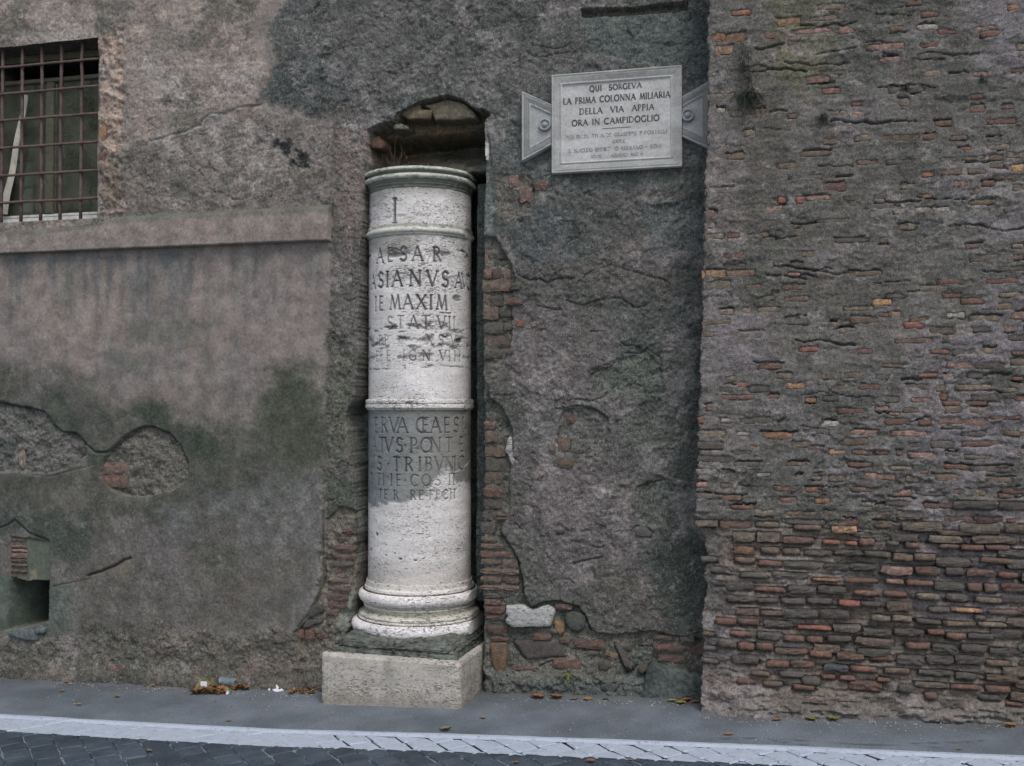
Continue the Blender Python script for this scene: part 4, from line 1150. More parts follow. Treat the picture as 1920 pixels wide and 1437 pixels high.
zr(957, [(65, 55, 200, 95, 'tan'), (205, 60, 385, 103, 'red'), (410, 65, 540, 100, 'tan'), (620, 82, 780, 112, 'brn'), (835, 88, 980, 130, 'por'), (1470, 32, 1800, 70, 'red', 2), (1820, 47, 1916, 75, 'rbr'), (1440, 115, 1660, 145, 'brn'), (280, 120, 550, 178, 'tan', 2), (560, 147, 740, 187, 'rbr'), (785, 167, 885, 194, 'bred'), (915, 177, 980, 200, 'bred'), (990, 160, 1080, 202, 'red'), (1145, 172, 1215, 200, 'gry'), (1250, 180, 1325, 212, 'red'), (1440, 190, 1550, 217, 'brn'), (1560, 195, 1840, 227, 'rbr', 2), (285, 202, 405, 246, 'org'), (440, 207, 545, 246, 'brn'), (560, 212, 660, 252, 'brn'), (680, 222, 840, 258, 'gry'), (850, 222, 1010, 258, 'gry'), (1020, 232, 1170, 265, 'dgr'), (420, 280, 560, 316, 'red'), (290, 262, 405, 300, 'brn'), (570, 285, 780, 330, 'dgr'), (790, 300, 1090, 340, 'dgr', 2), (1110, 310, 1290, 365, 'pink'), (1305, 316, 1450, 366, 'rbr'), (1475, 320, 1580, 370, 'drk'), (1590, 330, 1750, 373, 'rbr'), (1770, 346, 1880, 382, 'rbr'), (1670, 267, 1840, 302, 'rbr'), (1180, 245, 1420, 285, 'brn', 2), (725, 380, 880, 402, 'org'), (245, 412, 390, 452, 'drk'), (400, 430, 580, 463, 'red'), (590, 422, 920, 470, 'drk', 2), (960, 447, 1100, 482, 'red'), (1130, 452, 1260, 490, 'red'), (1310, 467, 1450, 502, 'tan'), (1480, 467, 1610, 514, 'gry'), (1640, 487, 1790, 522, 'tan'), (250, 477, 405, 516, 'gry'), (415, 492, 540, 522, 'drk'), (550, 492, 840, 530, 'gry', 2), (875, 505, 1000, 545, 'bred'), (1000, 512, 1115, 546, 'drk'), (295, 547, 430, 592, 'pink'), (435, 562, 560, 596, 'brn'), (570, 552, 760, 606, 'drk'), (1380, 542, 1500, 576, 'gry'), (1500, 547, 1685, 577, 'por'), (1710, 557, 1900, 592, 'brn'), (1060, 590, 1290, 627, 'tan', 2), (1310, 612, 1450, 642, 'drk'), (1460, 622, 1650, 657, 'brn'), (1660, 627, 1820, 662, 'tan'), (180, 607, 430, 647, 'rbr', 2), (455, 617, 620, 662, 'drk'), (645, 645, 835, 674, 'bred'), (845, 642, 1000, 687, 'gry'), (1010, 662, 1355, 706, 'drk', 2), (1375, 667, 1470, 702, 'rbr'), (1480, 687, 1590, 727, 'red'), (1600, 692, 1750, 732, 'drk'), (265, 677, 385, 712, 'red'), (420, 682, 555, 727, 'drk'), (565, 702, 685, 740, 'red'), (695, 707, 790, 747, 'red'), (810, 702, 950, 742, 'drk'), (1250, 742, 1390, 782, 'red'), (1400, 752, 1540, 797, 'drk'), (1560, 752, 1710, 802, 'drk'), (1720, 772, 1910, 822, 'drk'), (310, 742, 510, 790, 'rbr', 2), (520, 772, 700, 815, 'rbr'), (710, 787, 840, 830, 'red'), (865, 797, 1020, 842, 'red'), (1050, 812, 1185, 852, 'rbr'), (1200, 812, 1690, 867, 'drk', 3), (1700, 842, 1840, 882, 'brn'), (280, 812, 430, 866, 'gry'), (470, 842, 740, 886, 'rbr', 2), (790, 862, 930, 906, 'blu'), (940, 872, 1090, 912, 'red'), (1130, 882, 1280, 922, 'brn'), (1320, 892, 1520, 932, 'drk'), (1530, 912, 1650, 952, 'drk'), (1700, 922, 1890, 967, 'brn'), (380, 902, 490, 932, 'brn'), (540, 902, 680, 942, 'gry'), (880, 927, 970, 957, 'red'), (1090, 942, 1170, 967, 'rbr'), (780, 922, 860, 952, 'red'), (300, 942, 410, 982, 'rbr'), (450, 957, 560, 992, 'brn'), (620, 977, 740, 1012, 'rbr'), (1300, 962, 1480, 1002, 'tan'), (1500, 977, 1670, 1012, 'rbr'), (1700, 982, 1840, 1027, 'red'), (1360, 1022, 1430, 1062, 'rbr'), (670, 1042, 800, 1087, 'pink'), (520, 1120, 670, 1162, 'pink'), (880, 1072, 960, 1102, 'tan'), (700, 1112, 880, 1162, 'gry'), (900, 1132, 1000, 1172, 'gry'), (1510, 1122, 1640, 1152, 'gry'), (1660, 1122, 1830, 1167, 'rbr'), (1810, 1072, 1916, 1102, 'red'), (1660, 1032, 1790, 1072, 'drk'), (150, 320, 260, 360, 'gry'), (160, 400, 240, 430, 'gry'), (100, 265, 190, 300, 'gry'), (110, 770, 190, 800, 'gry'), (100, 840, 200, 870, 'gry'), (110, 690, 180, 715, 'brn'), (500, 345, 700, 385, 'gry'), (320, 350, 480, 380, 'gry'), (900, 380, 1100, 410, 'rbr'), (1140, 385, 1240, 415, 'pink'), (1250, 390, 1410, 425, 'rbr'), (1640, 590, 1700, 615, 'gry')])
brs = []          # (xc, zc, lx, lz, colour, cover)
occ = np.zeros(X2.shape, bool)
for x0, y0, x1, y1, c in RB:
    a, b = onY(x0, y0, YB), onY(x1, y1, YB)
    lo = a[1] < z985 + .02
    brs.append([(a[0] + b[0]) / 2, (a[1] + b[1]) / 2, abs(b[0] - a[0]), abs(a[1] - b[1]), PAL[c], 0 if lo else 1])
    occ |= (X2 > a[0] - .008) & (X2 < b[0] + .008) & (Z2 < a[1] + .006) & (Z2 > b[1] - .006)
# --- the same coursing carried on between and beyond them
zz = .06
rows = []
while zz < 3.8:
    rows.append(zz)
    zz += RS.uniform(.052, .060)
def sl_z(x, z):      # courses sag a little to the right low down
    return z + .0
for z_ in rows:
    h = RS.uniform(.034, .044)
    x_ = -.24 + RS.uniform(0, .05)
    while x_ < 3.5:
        L = RS.uniform(.07, .24)
        zc_ = z_ + RS.uniform(-.007, .007)
        if zc_ < gz(x_) + .03: x_ += L; continue
        i0, i1 = np.searchsorted(xs2, [x_, x_ + L])
        j0, j1 = np.searchsorted(zs2, [zc_ - h * .35, zc_ + h * .35])
        i1 = min(i1, len(xs2) - 1)
        o_ = occ[j0:j1 + 1, i0:i1 + 1]
        if o_.size and o_.mean() < .12:
            lw = lowz[j0, (i0 + i1) // 2]; mw = midz[j0, (i0 + i1) // 2]
            if zc_ > zB(985, 1600) and x_ < -.02 and False: pass
            if lw > .5:
                if not (x_ < -.1 and RS.rand() < .35) and not (zc_ < gz(x_) + .13 and RS.rand() < .65):
                    brs.append([x_ + L / 2, zc_, L - .012, h, PAL[RS.choice(['brn', 'gry', 'dgr', 'tan', 'rbr', 'drk', 'gry', 'brn', 'tan'])], 0])
            elif RS.rand() < .34 + .60 * mw:
                Lf = (L - .012) * RS.uniform(.5, 1)
                brs.append([x_ + L / 2, zc_, Lf, h * RS.uniform(.6, 1), PAL[RS.choice(['brn', 'gry', 'tan', 'rbr', 'dgr', 'gry', 'tan', 'pink', 'brn'])], 2])
            x_ += L
        else:
            x_ += .03
# mortar is cut back below and around exposed bricks, and dark crevices open under ledges
for bi, b in enumerate(brs):
    xc, z_, lx, lz, c, cov = b[:6]
    i0, i1 = np.searchsorted(xs2, [xc - lx / 2 - .012, xc + lx / 2 + .012])
    j0, j1 = np.searchsorted(zs2, [z_ - lz / 2 - .012, z_ + lz / 2 + .012])
    s_ = np.s_[j0:j1 + 1, i0:min(i1 + 1, len(xs2))]
    dd = np.maximum(np.abs(X2[s_] - xc) - lx / 2, np.abs(Z2[s_] - z_) - lz / 2)
    if cov == 0:
        B.D[s_] -= .004 * sstep(.008, -.004, dd)
        below = (z_ - lz / 2) - Z2[s_]
        inx = sstep(lx / 2 + .006, lx / 2 - .004, np.abs(X2[s_] - xc) + .004 * B.n[s_])
        B.D[s_] -= .018 * inx * sstep(-.006, .001, below) * sstep(.016, .006, below) * sstep(-.6, .3, B.n[s_] + .2)
        B.D[s_] += .007 * inx * sstep(.000, -.006, below + lz) * sstep(-.016, -.006, below + lz)
    else:
        b.append(YB - float(B.D[s_].mean()) + (.0018 if cov == 1 else .0035))
        B.D[s_] -= .008 * sstep(.003, -.003, dd + .008 * b_hi[s_] + .004 * bcC[s_] + (.001 if cov == 1 else .003))
for b in brs:
    xc, z_, lx, lz, c, cov = b[:6]
    pr_ = (.45, .40, .30)[cov]
    if RS.rand() < pr_:
        yy = z_ + (lz / 2 + .003 if RS.rand() < (.35 if cov == 0 else .7) else -lz / 2 - .003)
        a = xc - lx * RS.uniform(.3, .62); e = xc + lx * RS.uniform(.3, .7)
        pts = [(a + (e - a) * k / 5, yy + RS.normal() * .0035) for k in range(6)]
        B.groove(pts, RS.uniform(.0025, .0045), RS.uniform(.012, .030) * (1 if cov else .6), .005, .5)
for k in range(60):
    px, py = RS.uniform(1330, 1910), RS.uniform(0, 1000)
    L = RS.uniform(10, 75) if RS.rand() < .8 else RS.uniform(80, 150)
    n_ = max(3, int(L / 9))
    pts = [(px, py)]
    for _ in range(n_): pts.append((pts[-1][0] + L / n_, pts[-1][1] + RS.uniform(-3.2, 3.4)))
    B.groove(wb(pts), RS.uniform(.002, .0045), RS.uniform(.006, .028), .007, .5)
# deep horizontal raking where the face has fallen away
for z_ in rows:
    if z_ < z985 + .05:
        pts = [(x__, z_ - .028 + RS.normal() * .003) for x__ in np.arange(-.16, 3.5, .05)]
        B.groove(pts, .005, .008, .006, .25)
# left arris: ragged ends, lower part washed out
je = np.interp(Z2[:, 0], EZ, EX) + .009 * fbm(np.array([0., .1]), zs2, .05, 4, .6, 91)[:, 0] + .0012 * np.sign(np.sin(Z2[:, 0] * 112)) + .004 * fbm(np.array([0., .1]), zs2, .02, 2, .6, 92)[:, 0]
fall = sstep(.16, .0, X2 - xs2[0])
XD = X2 + fall * ((je - xs2[0])[:, None])
XD[:, 0] = je + .004
wash = sstep(.16, .0, XD + .29) * sstep(.05, -.03, Z2 - z985)
B.D -= wash * (.05 + .03 * b_md)
XD[:, 0] += .012
rnd = np.clip(1 - (XD - je[:, None]) / .015, 0, 1)
Y2 = YB - B.D + rnd ** 2 * .012
g2 = gz(X2)
Y2 -= .035 * sstep(.12, -.02, Z2 - g2)
XP = np.concatenate([XD[:, :1] + .012, XD[:, :1] + .006, XD], 1)
YP = np.concatenate([np.full((len(zs2), 1), .10), np.full((len(zs2), 1), -.10), Y2], 1)
ZP = np.concatenate([Z2[:, :1], Z2[:, :1], Z2], 1)
CP = np.concatenate([B.C[:, :1], B.C[:, :1], B.C], 1)
CP[..., :3] = np.clip(CP[..., :3] * np.array([1.0, .985, .93]), .005, .9)
link('mortar_face', grid_mesh('mortar_face', XP, YP, ZP, CP), M_MORTAR, BW)
v, f = box_vf(-.24, 3.6, -.12, .9, -.4, 5.55)
link('wall_core', py_mesh('wall_core', v, f), cm, BW, False)
# brick objects: the 300 that show largest are parts, the rest one stuff part
brs = [b for b in brs if b[0] + b[2] / 2 > np.interp(b[1], EZ, EX)]
brs.sort(key=lambda b: -(b[2] * b[3]) * (1.6 if b[5] < 2 else .8))
SV, SF, SCc = [], [], []
for k, bq in enumerate(brs):
    xc, z_, lx, lz, c, cov = bq[:6]
    i_ = min(len(xs2) - 1, np.searchsorted(xs2, xc)); j_ = min(len(zs2) - 1, np.searchsorted(zs2, z_))
    er = float(np.interp(z_, EZ, EX))
    if cov == 0:
        y_ = YB + .002 - RS.uniform(.0, .018)
        if xc < er + .10 and z_ < z985 - .02: y_ += .035
    elif cov == 1:
        y_ = bq[6] - RS.uniform(0, .002)
    else:
        y_ = bq[6] - RS.uniform(0, .002)
    dy = .026 if cov == 0 else .012
    rot = RS.uniform(-.025, .035)
    if k < 300:
        brick_obj('brick', xc, y_, z_, lx, dy, lz, c, BW, rot)
    else:
        V, F = VARS[RS.randint(len(VARS))]
        base_i = len(SV)
        cr, sr = math.cos(rot), math.sin(rot)
        for (a, b_, e) in V:
            xx_, zz_ = a * lx, e * lz
            SV.append((xc + xx_ * cr + zz_ * sr, y_ + b_ * dy, z_ - xx_ * sr + zz_ * cr))
        SF += [tuple(q + base_i for q in ff) for ff in F]
        SCc += [(*(srgb(c) * 1.15), 1)] * len(V)
if SV:
    me = raw_mesh('brick_fragments', np.array(SV), np.array(SF), np.array(SCc))
    tag(link('brick_fragments', me, M_BRICKV, BW, False), None, None, None, 'stuff')

# ================================================================== LETTERING (stroke alphabet of Roman capitals)
def _arc(cx, cy, rx, ry, a0, a1, n=9):
    return [(cx + rx * math.cos(math.radians(a0 + (a1 - a0) * i / n)), cy + ry * math.sin(math.radians(a0 + (a1 - a0) * i / n))) for i in range(n + 1)]
# each glyph: (width, [(points, thick?)...], [serif points])
GLY = {
 'A': (.82, [([(.03, 0), (.41, 1)], 0), ([(.41, 1), (.80, 0)], 1), ([(.17, .36), (.65, .36)], 0)], [(.03, 0), (.80, 0)]),
 'B': (.58, [([(.1, 0), (.1, 1)], 1), ([(.1, 1), (.28, 1)] + _arc(.28, .77, .2, .23, 90, -90) + [(.1, .54)], 0), ([(.1, .54), (.3, .54)] + _arc(.3, .27, .25, .27, 90, -90) + [(.1, 0)], 0)], [(.06, 0), (.06, 1)]),
 'C': (.78, [(_arc(.45, .5, .41, .5, 50, 310, 14), 1)], [(.72, .88)]),
 'D': (.80, [([(.1, 0), (.1, 1)], 1), ([(.1, 1), (.3, 1)] + _arc(.3, .5, .44, .5, 90, -90, 12) + [(.1, 0)], 0)], [(.06, 0), (.06, 1)]),
 'E': (.52, [([(.1, 0), (.1, 1)], 1), ([(.1, 1), (.48, 1)], 0), ([(.1, .52), (.42, .52)], 0), ([(.1, 0), (.5, 0)], 0)], []),
 'F': (.50, [([(.1, 0), (.1, 1)], 1), ([(.1, 1), (.48, 1)], 0), ([(.1, .52), (.40, .52)], 0)], [(.1, 0)]),
 'G': (.82, [(_arc(.45, .5, .41, .5, 50, 315, 14), 1), ([(.74, .12), (.74, .42)], 1)], [(.74, .42)]),
 'I': (.22, [([(.11, 0), (.11, 1)], 1)], [(.11, 0), (.11, 1)]),
 'L': (.52, [([(.1, 0), (.1, 1)], 1), ([(.1, 0), (.5, 0), (.5, .1)], 0)], [(.1, 1)]),
 'M': (.95, [([(.06, 0), (.2, 1)], 0), ([(.2, 1), (.48, .05)], 1), ([(.48, .05), (.76, 1)], 0), ([(.76, 1), (.9, 0)], 1)], [(.06, 0), (.9, 0)]),
 'N': (.86, [([(.1, 0), (.1, 1)], 0), ([(.1, 1), (.76, 0)], 1), ([(.76, 0), (.76, 1)], 0)], [(.1, 0), (.76, 1), (.06, 1)]),
 'O': (.92, [(_arc(.46, .5, .42, .5, 0, 360, 20), 1)], []),
 'P': (.56, [([(.1, 0), (.1, 1)], 1), ([(.1, 1), (.28, 1)] + _arc(.28, .74, .24, .26, 90, -90) + [(.1, .48)], 0)], [(.1, 0), (.06, 1)]),
 'Q': (.95, [(_arc(.46, .5, .42, .5, 0, 360, 20), 1), ([(.5, .05), (.8, -.2)], 1)], []),
 'R': (.64, [([(.1, 0), (.1, 1)], 1), ([(.1, 1), (.28, 1)] + _arc(.28, .75, .23, .25, 90, -90) + [(.1, .5)], 0), ([(.3, .5), (.62, 0)], 1)], [(.1, 0), (.06, 1)]),
 'S': (.56, [(_arc(.28, .74, .21, .26, 35, 270, 9) + _arc(.28, .25, .23, .25, 85, -145, 9), 1)], [(.48, .9), (.06, .1)]),
 'T': (.68, [([(.34, 0), (.34, 1)], 1), ([(.02, 1), (.66, 1)], 0)], [(.34, 0)]),
 'U': (.78, [([(.12, 1), (.12, .35)] + _arc(.38, .32, .26, .32, 180, 360, 9) + [(.64, 1)], 1)], [(.12, 1), (.64, 1)]),
 'V': (.80, [([(.03, 1), (.4, 0)], 1), ([(.4, 0), (.78, 1)], 0)], [(.03, 1), (.78, 1)]),
 'X': (.78, [([(.05, 1), (.74, 0)], 1), ([(.72, 1), (.04, 0)], 0)], [(.05, 1), (.74, 0), (.72, 1), (.04, 0)]),
 '-': (.5, [([(.05, .5), (.45, .5)], 0)], []), '.': (.2, [([(.08, .45), (.13, .5)], 1)], []), ' ': (.45, [], []),
}
def glyph_segments(ch):
    wd, st, se = GLY[ch]
    out = []
    for pts, th in st:
        for a, b in zip(pts[:-1], pts[1:]): out.append((a, b, th))
    for x, y in se: out.append(((x - .09, y), (x + .09, y), 0))
    return wd, out

# ================================================================== THE MILESTONE COLUMN
CY = .20
ax_l, ax_r = onY(690, 760, CY), onY(886, 760, CY)
CX = onY(787.5, 760, CY)[0]
RC = .302
PHI = math.atan2(-CX, CY - CAM[1])      # the inscribed side looks towards the street, a little to the right
YF = CY - RC
def cz(py): return onY(788, py, YF)[1]
COLM = empty('milestone_column', (CX, CY, .30), 'white travertine Roman milestone column with carved Latin inscription, standing in the wall niche', 'column')
# profile (px row, radius)
prof = [(311, .322), (312, .335), (317, .338), (319, .320), (323, .315), (325, .331), (329, .336), (333, .329), (334, .316), (338, .317), (339, .311), (343, .312), (344, .306), (349, .306), (350, .302)]
TH0, TH1 = -2.05, 2.05
def lathe_part(name, pf, col=(176, 170, 168), seed=0, chips=0.0, clampx=None, parent=None, closed_top=False, grime=None, m=None, k=9):
    zz_, rr_ = [], []
    for (a, ra), (b, rb) in zip(pf[:-1], pf[1:]):
        n_ = max(1, int(abs(b - a) / 1.6))
        for i in range(n_):
            zz_.append(a + (b - a) * i / n_); rr_.append(ra + (rb - ra) * i / n_)
    zz_.append(pf[-1][0]); rr_.append(pf[-1][1])
    zz_ = np.array([cz(q) for q in zz_]); rr_ = np.array(rr_)
    th = np.linspace(-math.pi, math.pi, 361)
    T_, Zg = np.meshgrid(th, zz_)
    Rg = np.repeat(rr_[:, None], len(th), 1)
    n = fbm(th * .3, zz_, .05, 5, .65, seed, 1.6)
    n2 = fbm(th * .3, zz_, .016, 3, .6, seed + 5, 1.2)
    Rg = Rg - .0016 * n - .0008 * n2 - chips * sstep(.45, .8, n) * .010
    Xg, Yg = CX + Rg * np.sin(T_), CY - Rg * np.cos(T_)
    if clampx is not None: Xg = np.minimum(Xg, CX + clampx + .002 * n)
    C = np.zeros(T_.shape + (4,))
    C[..., :3] = srgb(col); C[..., 3] = .25
    if grime is not None: grime(C, Zg, Rg, n, n2, T_)
    me = grid_mesh(name, Xg, Yg, Zg, C)
    return link(name, me, m or M_TRAV, parent or COLM)
def gr_top(C, Zg, Rg, n, n2, T_):
    rr_ = Rg[:, :1]
    k = sstep(.331, .319, Rg + .003 * n)[..., None] * .9
    C[..., :3] = C[..., :3] * (1 - k) + srgb((88, 90, 78)) * k
    k = sstep(.1, .7, n2 + n * .5)[..., None] * .5
    C[..., :3] = C[..., :3] * (1 - k) + srgb((96, 98, 90)) * k
lathe_part('top_moulding', prof, (180, 179, 170), 501, .5, .318, grime=gr_top)
# flat weathered top of the stone
def disc():
    V, F = [(CX, CY, cz(311) + .004)], []
    n = 64
    for rr_, dz in ((.16, .004), (.30, .001), (.3175, -.002)):
        for k in range(n):
            a = 2 * math.pi * k / n
            V.append((min(CX + rr_ * math.sin(a), CX + .318), CY - rr_ * math.cos(a), cz(311) + dz + RS.normal() * .0015))
    for k in range(n): F.append((0, 1 + (k + 1) % n, 1 + k))
    for r_ in range(2):
        for k in range(n):
            F.append((1 + r_ * n + k, 1 + r_ * n + (k + 1) % n, 1 + (r_ + 1) * n + (k + 1) % n, 1 + (r_ + 1) * n + k))
    return py_mesh('top_bed', V, F)
link('top_bed', disc(), plain('earth_crust', srgb((84, 82, 76)), .95, .1, .3, 60, .006), COLM)
def gr_ring(C, Zg, Rg, n, n2, T_):
    k = sstep(.318, .306, Rg + .002 * n)[..., None] * .55
    C[..., :3] = C[..., :3] * (1 - k) + srgb((120, 120, 112)) * k
lathe_part('ring_moulding', [(416.5, .302), (417, .309), (424, .3095), (424.5, .314), (427, .320), (431, .321), (434, .314), (434.5, .309), (438, .308), (438.5, .302)], (190, 187, 178), 502, .7, .300, grime=gr_ring)
lathe_part('ring_moulding', [(748.5, .302), (749, .312), (751, .3175), (756.5, .318), (757, .314), (758.5, .314), (759, .319), (765.5, .3195), (766, .311), (769, .310), (769.5, .302)], (204, 199, 194), 503, 1.0, .302, grime=None)

# shaft in three drums, carved; fine grid in front
def drum(name, p0, p1, seed, lines, colf):
    z0_, z1_ = cz(p1), cz(p0)
    zv = np.arange(z0_, z1_ + .0032, .0033); zv[-1] = z1_
    sv = np.arange(-.50, .62, .0033) + PHI * RC * .5                       # arc length in front
    thf = sv / RC
    th = np.concatenate([np.linspace(-math.pi, thf[0], 14)[:-1], thf, np.linspace(thf[-1], math.pi, 14)[1:]])
    S_, Zg = np.meshgrid(th * RC, zv)
    s1 = th * RC
    n = fbm(s1, zv, .10, 5, .6, seed, 2.2)
    nf = fbm(s1, zv, .02, 4, .65, seed + 1, 2.5)
    nb = fbm(s1, zv, .4, 4, .6, seed + 2)
    D_ = -.0012 * np.abs(n) - .0006 * nf
    C = np.zeros(S_.shape + (4,))
    C[..., :3] = srgb((197, 192, 189)); C[..., 3] = .10
    colf(C, S_, Zg, n, nf, nb, D_)
    for (pxs, chars, y0, y1, fade, thin) in lines:
        za, zb_ = cz(y1), cz(y0)
        h = zb_ - za
        for px, ch in zip(pxs, chars):
            if ch == ' ': continue
            v_ = np.clip((px - 787.5) / 98.3, -.985, .985)
            sc = (math.asin(v_) + PHI) * RC
            wd, segs = glyph_segments(ch)
            gw = h * .92
            i0, i1 = np.searchsorted(s1, [sc - gw * .75, sc + gw * .75])
            j0, j1 = np.searchsorted(zv, [za - h * .3, zb_ + h * .15])
            if i1 - i0 < 2: continue
            ss = np.s_[j0:j1 + 1, i0:i1 + 1]
            u_ = (S_[ss] - sc) / gw + wd / 2; v2 = (Zg[ss] - za) / h
            best = np.zeros(u_.shape)
            for a, b, th_ in segs:
                ex, ey = b[0] - a[0], b[1] - a[1]
                l2 = ex * ex + ey * ey + 1e-9
                t_ = np.clip(((u_ - a[0]) * ex + (v2 - a[1]) * ey) / l2, 0, 1)
                d_ = np.hypot(u_ - a[0] - t_ * ex, v2 - a[1] - t_ * ey) * h
                wv = (.0068 if th_ else .0040) * (h / .08) ** .5 * thin
                best = np.maximum(best, np.clip(1.25 - d_ / wv, 0, 1))
            best *= np.clip(fade + .5 * n[ss] + .15, 0, 1)
            D_[ss] = np.minimum(D_[ss], -.011 * best)
            k = (best ** .7 * .93)[..., None]
            C[ss][..., :3] = C[ss][..., :3] * (1 - k) + srgb((58, 58, 60)) * k
    R_ = RC + D_
    T_ = S_ / RC
    Xg, Yg = CX + R_ * np.sin(T_), CY - R_ * np.cos(T_)
    C[..., :3] = np.clip(C[..., :3], .01, .9)
    return link(name, grid_mesh(name, Xg, Yg, Zg, C), M_TRAV, COLM)
def mixin(C, k, c):
    k = np.clip(k, 0, 1)[..., None]
    C[..., :3] = C[..., :3] * (1 - k) + srgb(c) * k
def sx(px): return (math.asin(max(-.99, min(.99, (px - 787.5) / 98.3))) + PHI) * RC
def blob(S_, Zg, px, py, rx, rz, n):
    return sstep(1.3, .5, np.hypot((S_ - sx(px)) / rx, (Zg - cz(py)) / rz) + .7 * n)
def col1(C, S_, Zg, n, nf, nb, D_):
    mixin(C, sstep(cz(375), cz(352), Zg + .02 * n) * .6, (126, 124, 116))
    mixin(C, blob(S_, Zg, 700, 360, .12, .05, n) * .55, (122, 122, 112))
    mixin(C, blob(S_, Zg, 835, 395, .16, .05, n) * .5, (220, 214, 212))
    b_ = np.exp(-((Zg - cz(402) - .010 * n) / .010) ** 2) * sstep(-.5, .3, nf) * sstep(.2, .05, S_)
    mixin(C, b_ * .5, (104, 102, 100)); D_ -= .003 * b_
def col2(C, S_, Zg, n, nf, nb, D_):
    C[..., 3] = .05 + .35 * sstep(cz(560), cz(500), Zg) * sstep(-.4, .4, n)
    mixin(C, blob(S_, Zg, 720, 452, .20, .05, n) * .65, (124, 120, 110))
    mixin(C, blob(S_, Zg, 880, 470, .08, .10, n) * .5, (160, 146, 140))
    mixin(C, sstep(cz(500), cz(440), Zg) * sstep(-.1, .5, nf) * .5, (112, 110, 106))
    mixin(C, blob(S_, Zg, 800, 715, .22, .09, n) * .45, (220, 214, 212))
    for py, w_, k in ((470, .012, .5), (612, .022, .85), (634, .022, .85), (648, .014, .7), (668, .012, .45), (690, .006, .6), (516, .008, .25)):
        b_ = np.exp(-((Zg - cz(py) - .02 * n) / w_) ** 2) * sstep(-.25, .45, nf + .5 * n)
        mixin(C, b_ * k, (88, 86, 86)); D_ -= .006 * b_ * k
        C[..., 3] = np.maximum(C[..., 3], b_ * .8)
    for px, py, rx, rz in ((856, 555, .035, .016), (868, 463, .04, .008), (757, 633, .04, .010), (835, 628, .045, .014), (860, 637, .04, .016), (735, 613, .05, .010), (745, 472, .05, .02), (705, 640, .03, .025), (890, 525, .04, .03)):
        b_ = blob(S_, Zg, px, py, rx, rz, n) * sstep(-.5, .1, nf + .2)
        mixin(C, b_ * .8, (66, 64, 64)); D_ -= .006 * b_
    mixin(C, np.exp(-((S_ - sx(770)) / .03) ** 2) * sstep(cz(560), cz(600), Zg) * sstep(cz(700), cz(640), Zg) * .0, (150, 148, 140))
    mixin(C, sstep(cz(530), cz(700), Zg) * 0, (0, 0, 0))
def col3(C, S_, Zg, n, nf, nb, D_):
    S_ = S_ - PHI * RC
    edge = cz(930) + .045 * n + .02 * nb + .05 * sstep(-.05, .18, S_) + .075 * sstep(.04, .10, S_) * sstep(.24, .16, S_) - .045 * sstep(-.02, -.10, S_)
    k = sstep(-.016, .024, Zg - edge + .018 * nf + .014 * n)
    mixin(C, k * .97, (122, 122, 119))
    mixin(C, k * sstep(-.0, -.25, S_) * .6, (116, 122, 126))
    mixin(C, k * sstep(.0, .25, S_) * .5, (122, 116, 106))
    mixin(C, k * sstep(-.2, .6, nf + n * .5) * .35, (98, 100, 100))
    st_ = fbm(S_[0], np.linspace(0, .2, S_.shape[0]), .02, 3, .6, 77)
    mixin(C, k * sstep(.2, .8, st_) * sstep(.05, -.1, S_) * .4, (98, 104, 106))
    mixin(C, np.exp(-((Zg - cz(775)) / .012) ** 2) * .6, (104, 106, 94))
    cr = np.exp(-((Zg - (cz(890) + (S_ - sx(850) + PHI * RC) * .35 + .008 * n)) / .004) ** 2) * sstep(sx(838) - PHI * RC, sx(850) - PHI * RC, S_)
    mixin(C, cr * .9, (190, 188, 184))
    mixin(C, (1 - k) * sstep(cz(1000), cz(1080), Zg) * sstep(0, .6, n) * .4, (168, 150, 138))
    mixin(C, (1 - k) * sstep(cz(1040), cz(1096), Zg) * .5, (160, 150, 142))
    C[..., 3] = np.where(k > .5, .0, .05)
    S_ = S_ + PHI * RC
    for px, py, rx, rz in ((708, 1007, .012, .010), (698, 1008, .006, .006), (706, 985, .006, .016), (697, 1040, .010, .012), (780, 1052, .010, .005), (752, 1050, .010, .005), (742, 1040, .006, .004), (725, 1045, .008, .004)):
        b_ = blob(S_, Zg, px, py, rx, rz, n * .5)
        mixin(C, b_ * .85, (56, 55, 56)); D_ -= .008 * b_
Z5 = lambda L: [660 + q / 5.323 for q in L]
Z6 = lambda L: [660 + q / 5.746 for q in L]
drum('shaft_drum', 349.5, 417, 601, [([739.8], 'I', 370, 416, 1.0, 1.15)], col1)
drum('shaft_drum', 438, 749, 602, [
    (Z5([275, 378, 512, 650, 845]), 'AESAR', 462, 488, .95, 1.15),
    (Z5([205, 285, 352, 447, 630, 798, 930, 1065, 1125, 1172]), 'ASIANVSAVG', 507, 535.5, 1.0, 1.15),
    (Z5([235, 290, 428, 556, 690, 785, 895]), 'IEMAXIM', 553, 579, .95, 1.1),
    (Z5([380, 485, 612, 735, 890, 970, 1018]), 'STATVII', 592, 616, .55, .9),
    (Z5([285, 345, 770, 885, 1010]), 'PPXSV', 627, 646, .35, .85),
    (Z5([262, 290, 365, 518, 605, 740, 905, 970, 1025, 1075]), 'DIEIGNVIII', 657, 676, .40, .85),
    (Z5([900, 960]), '--', 570, 600, .5, .8)], col2)
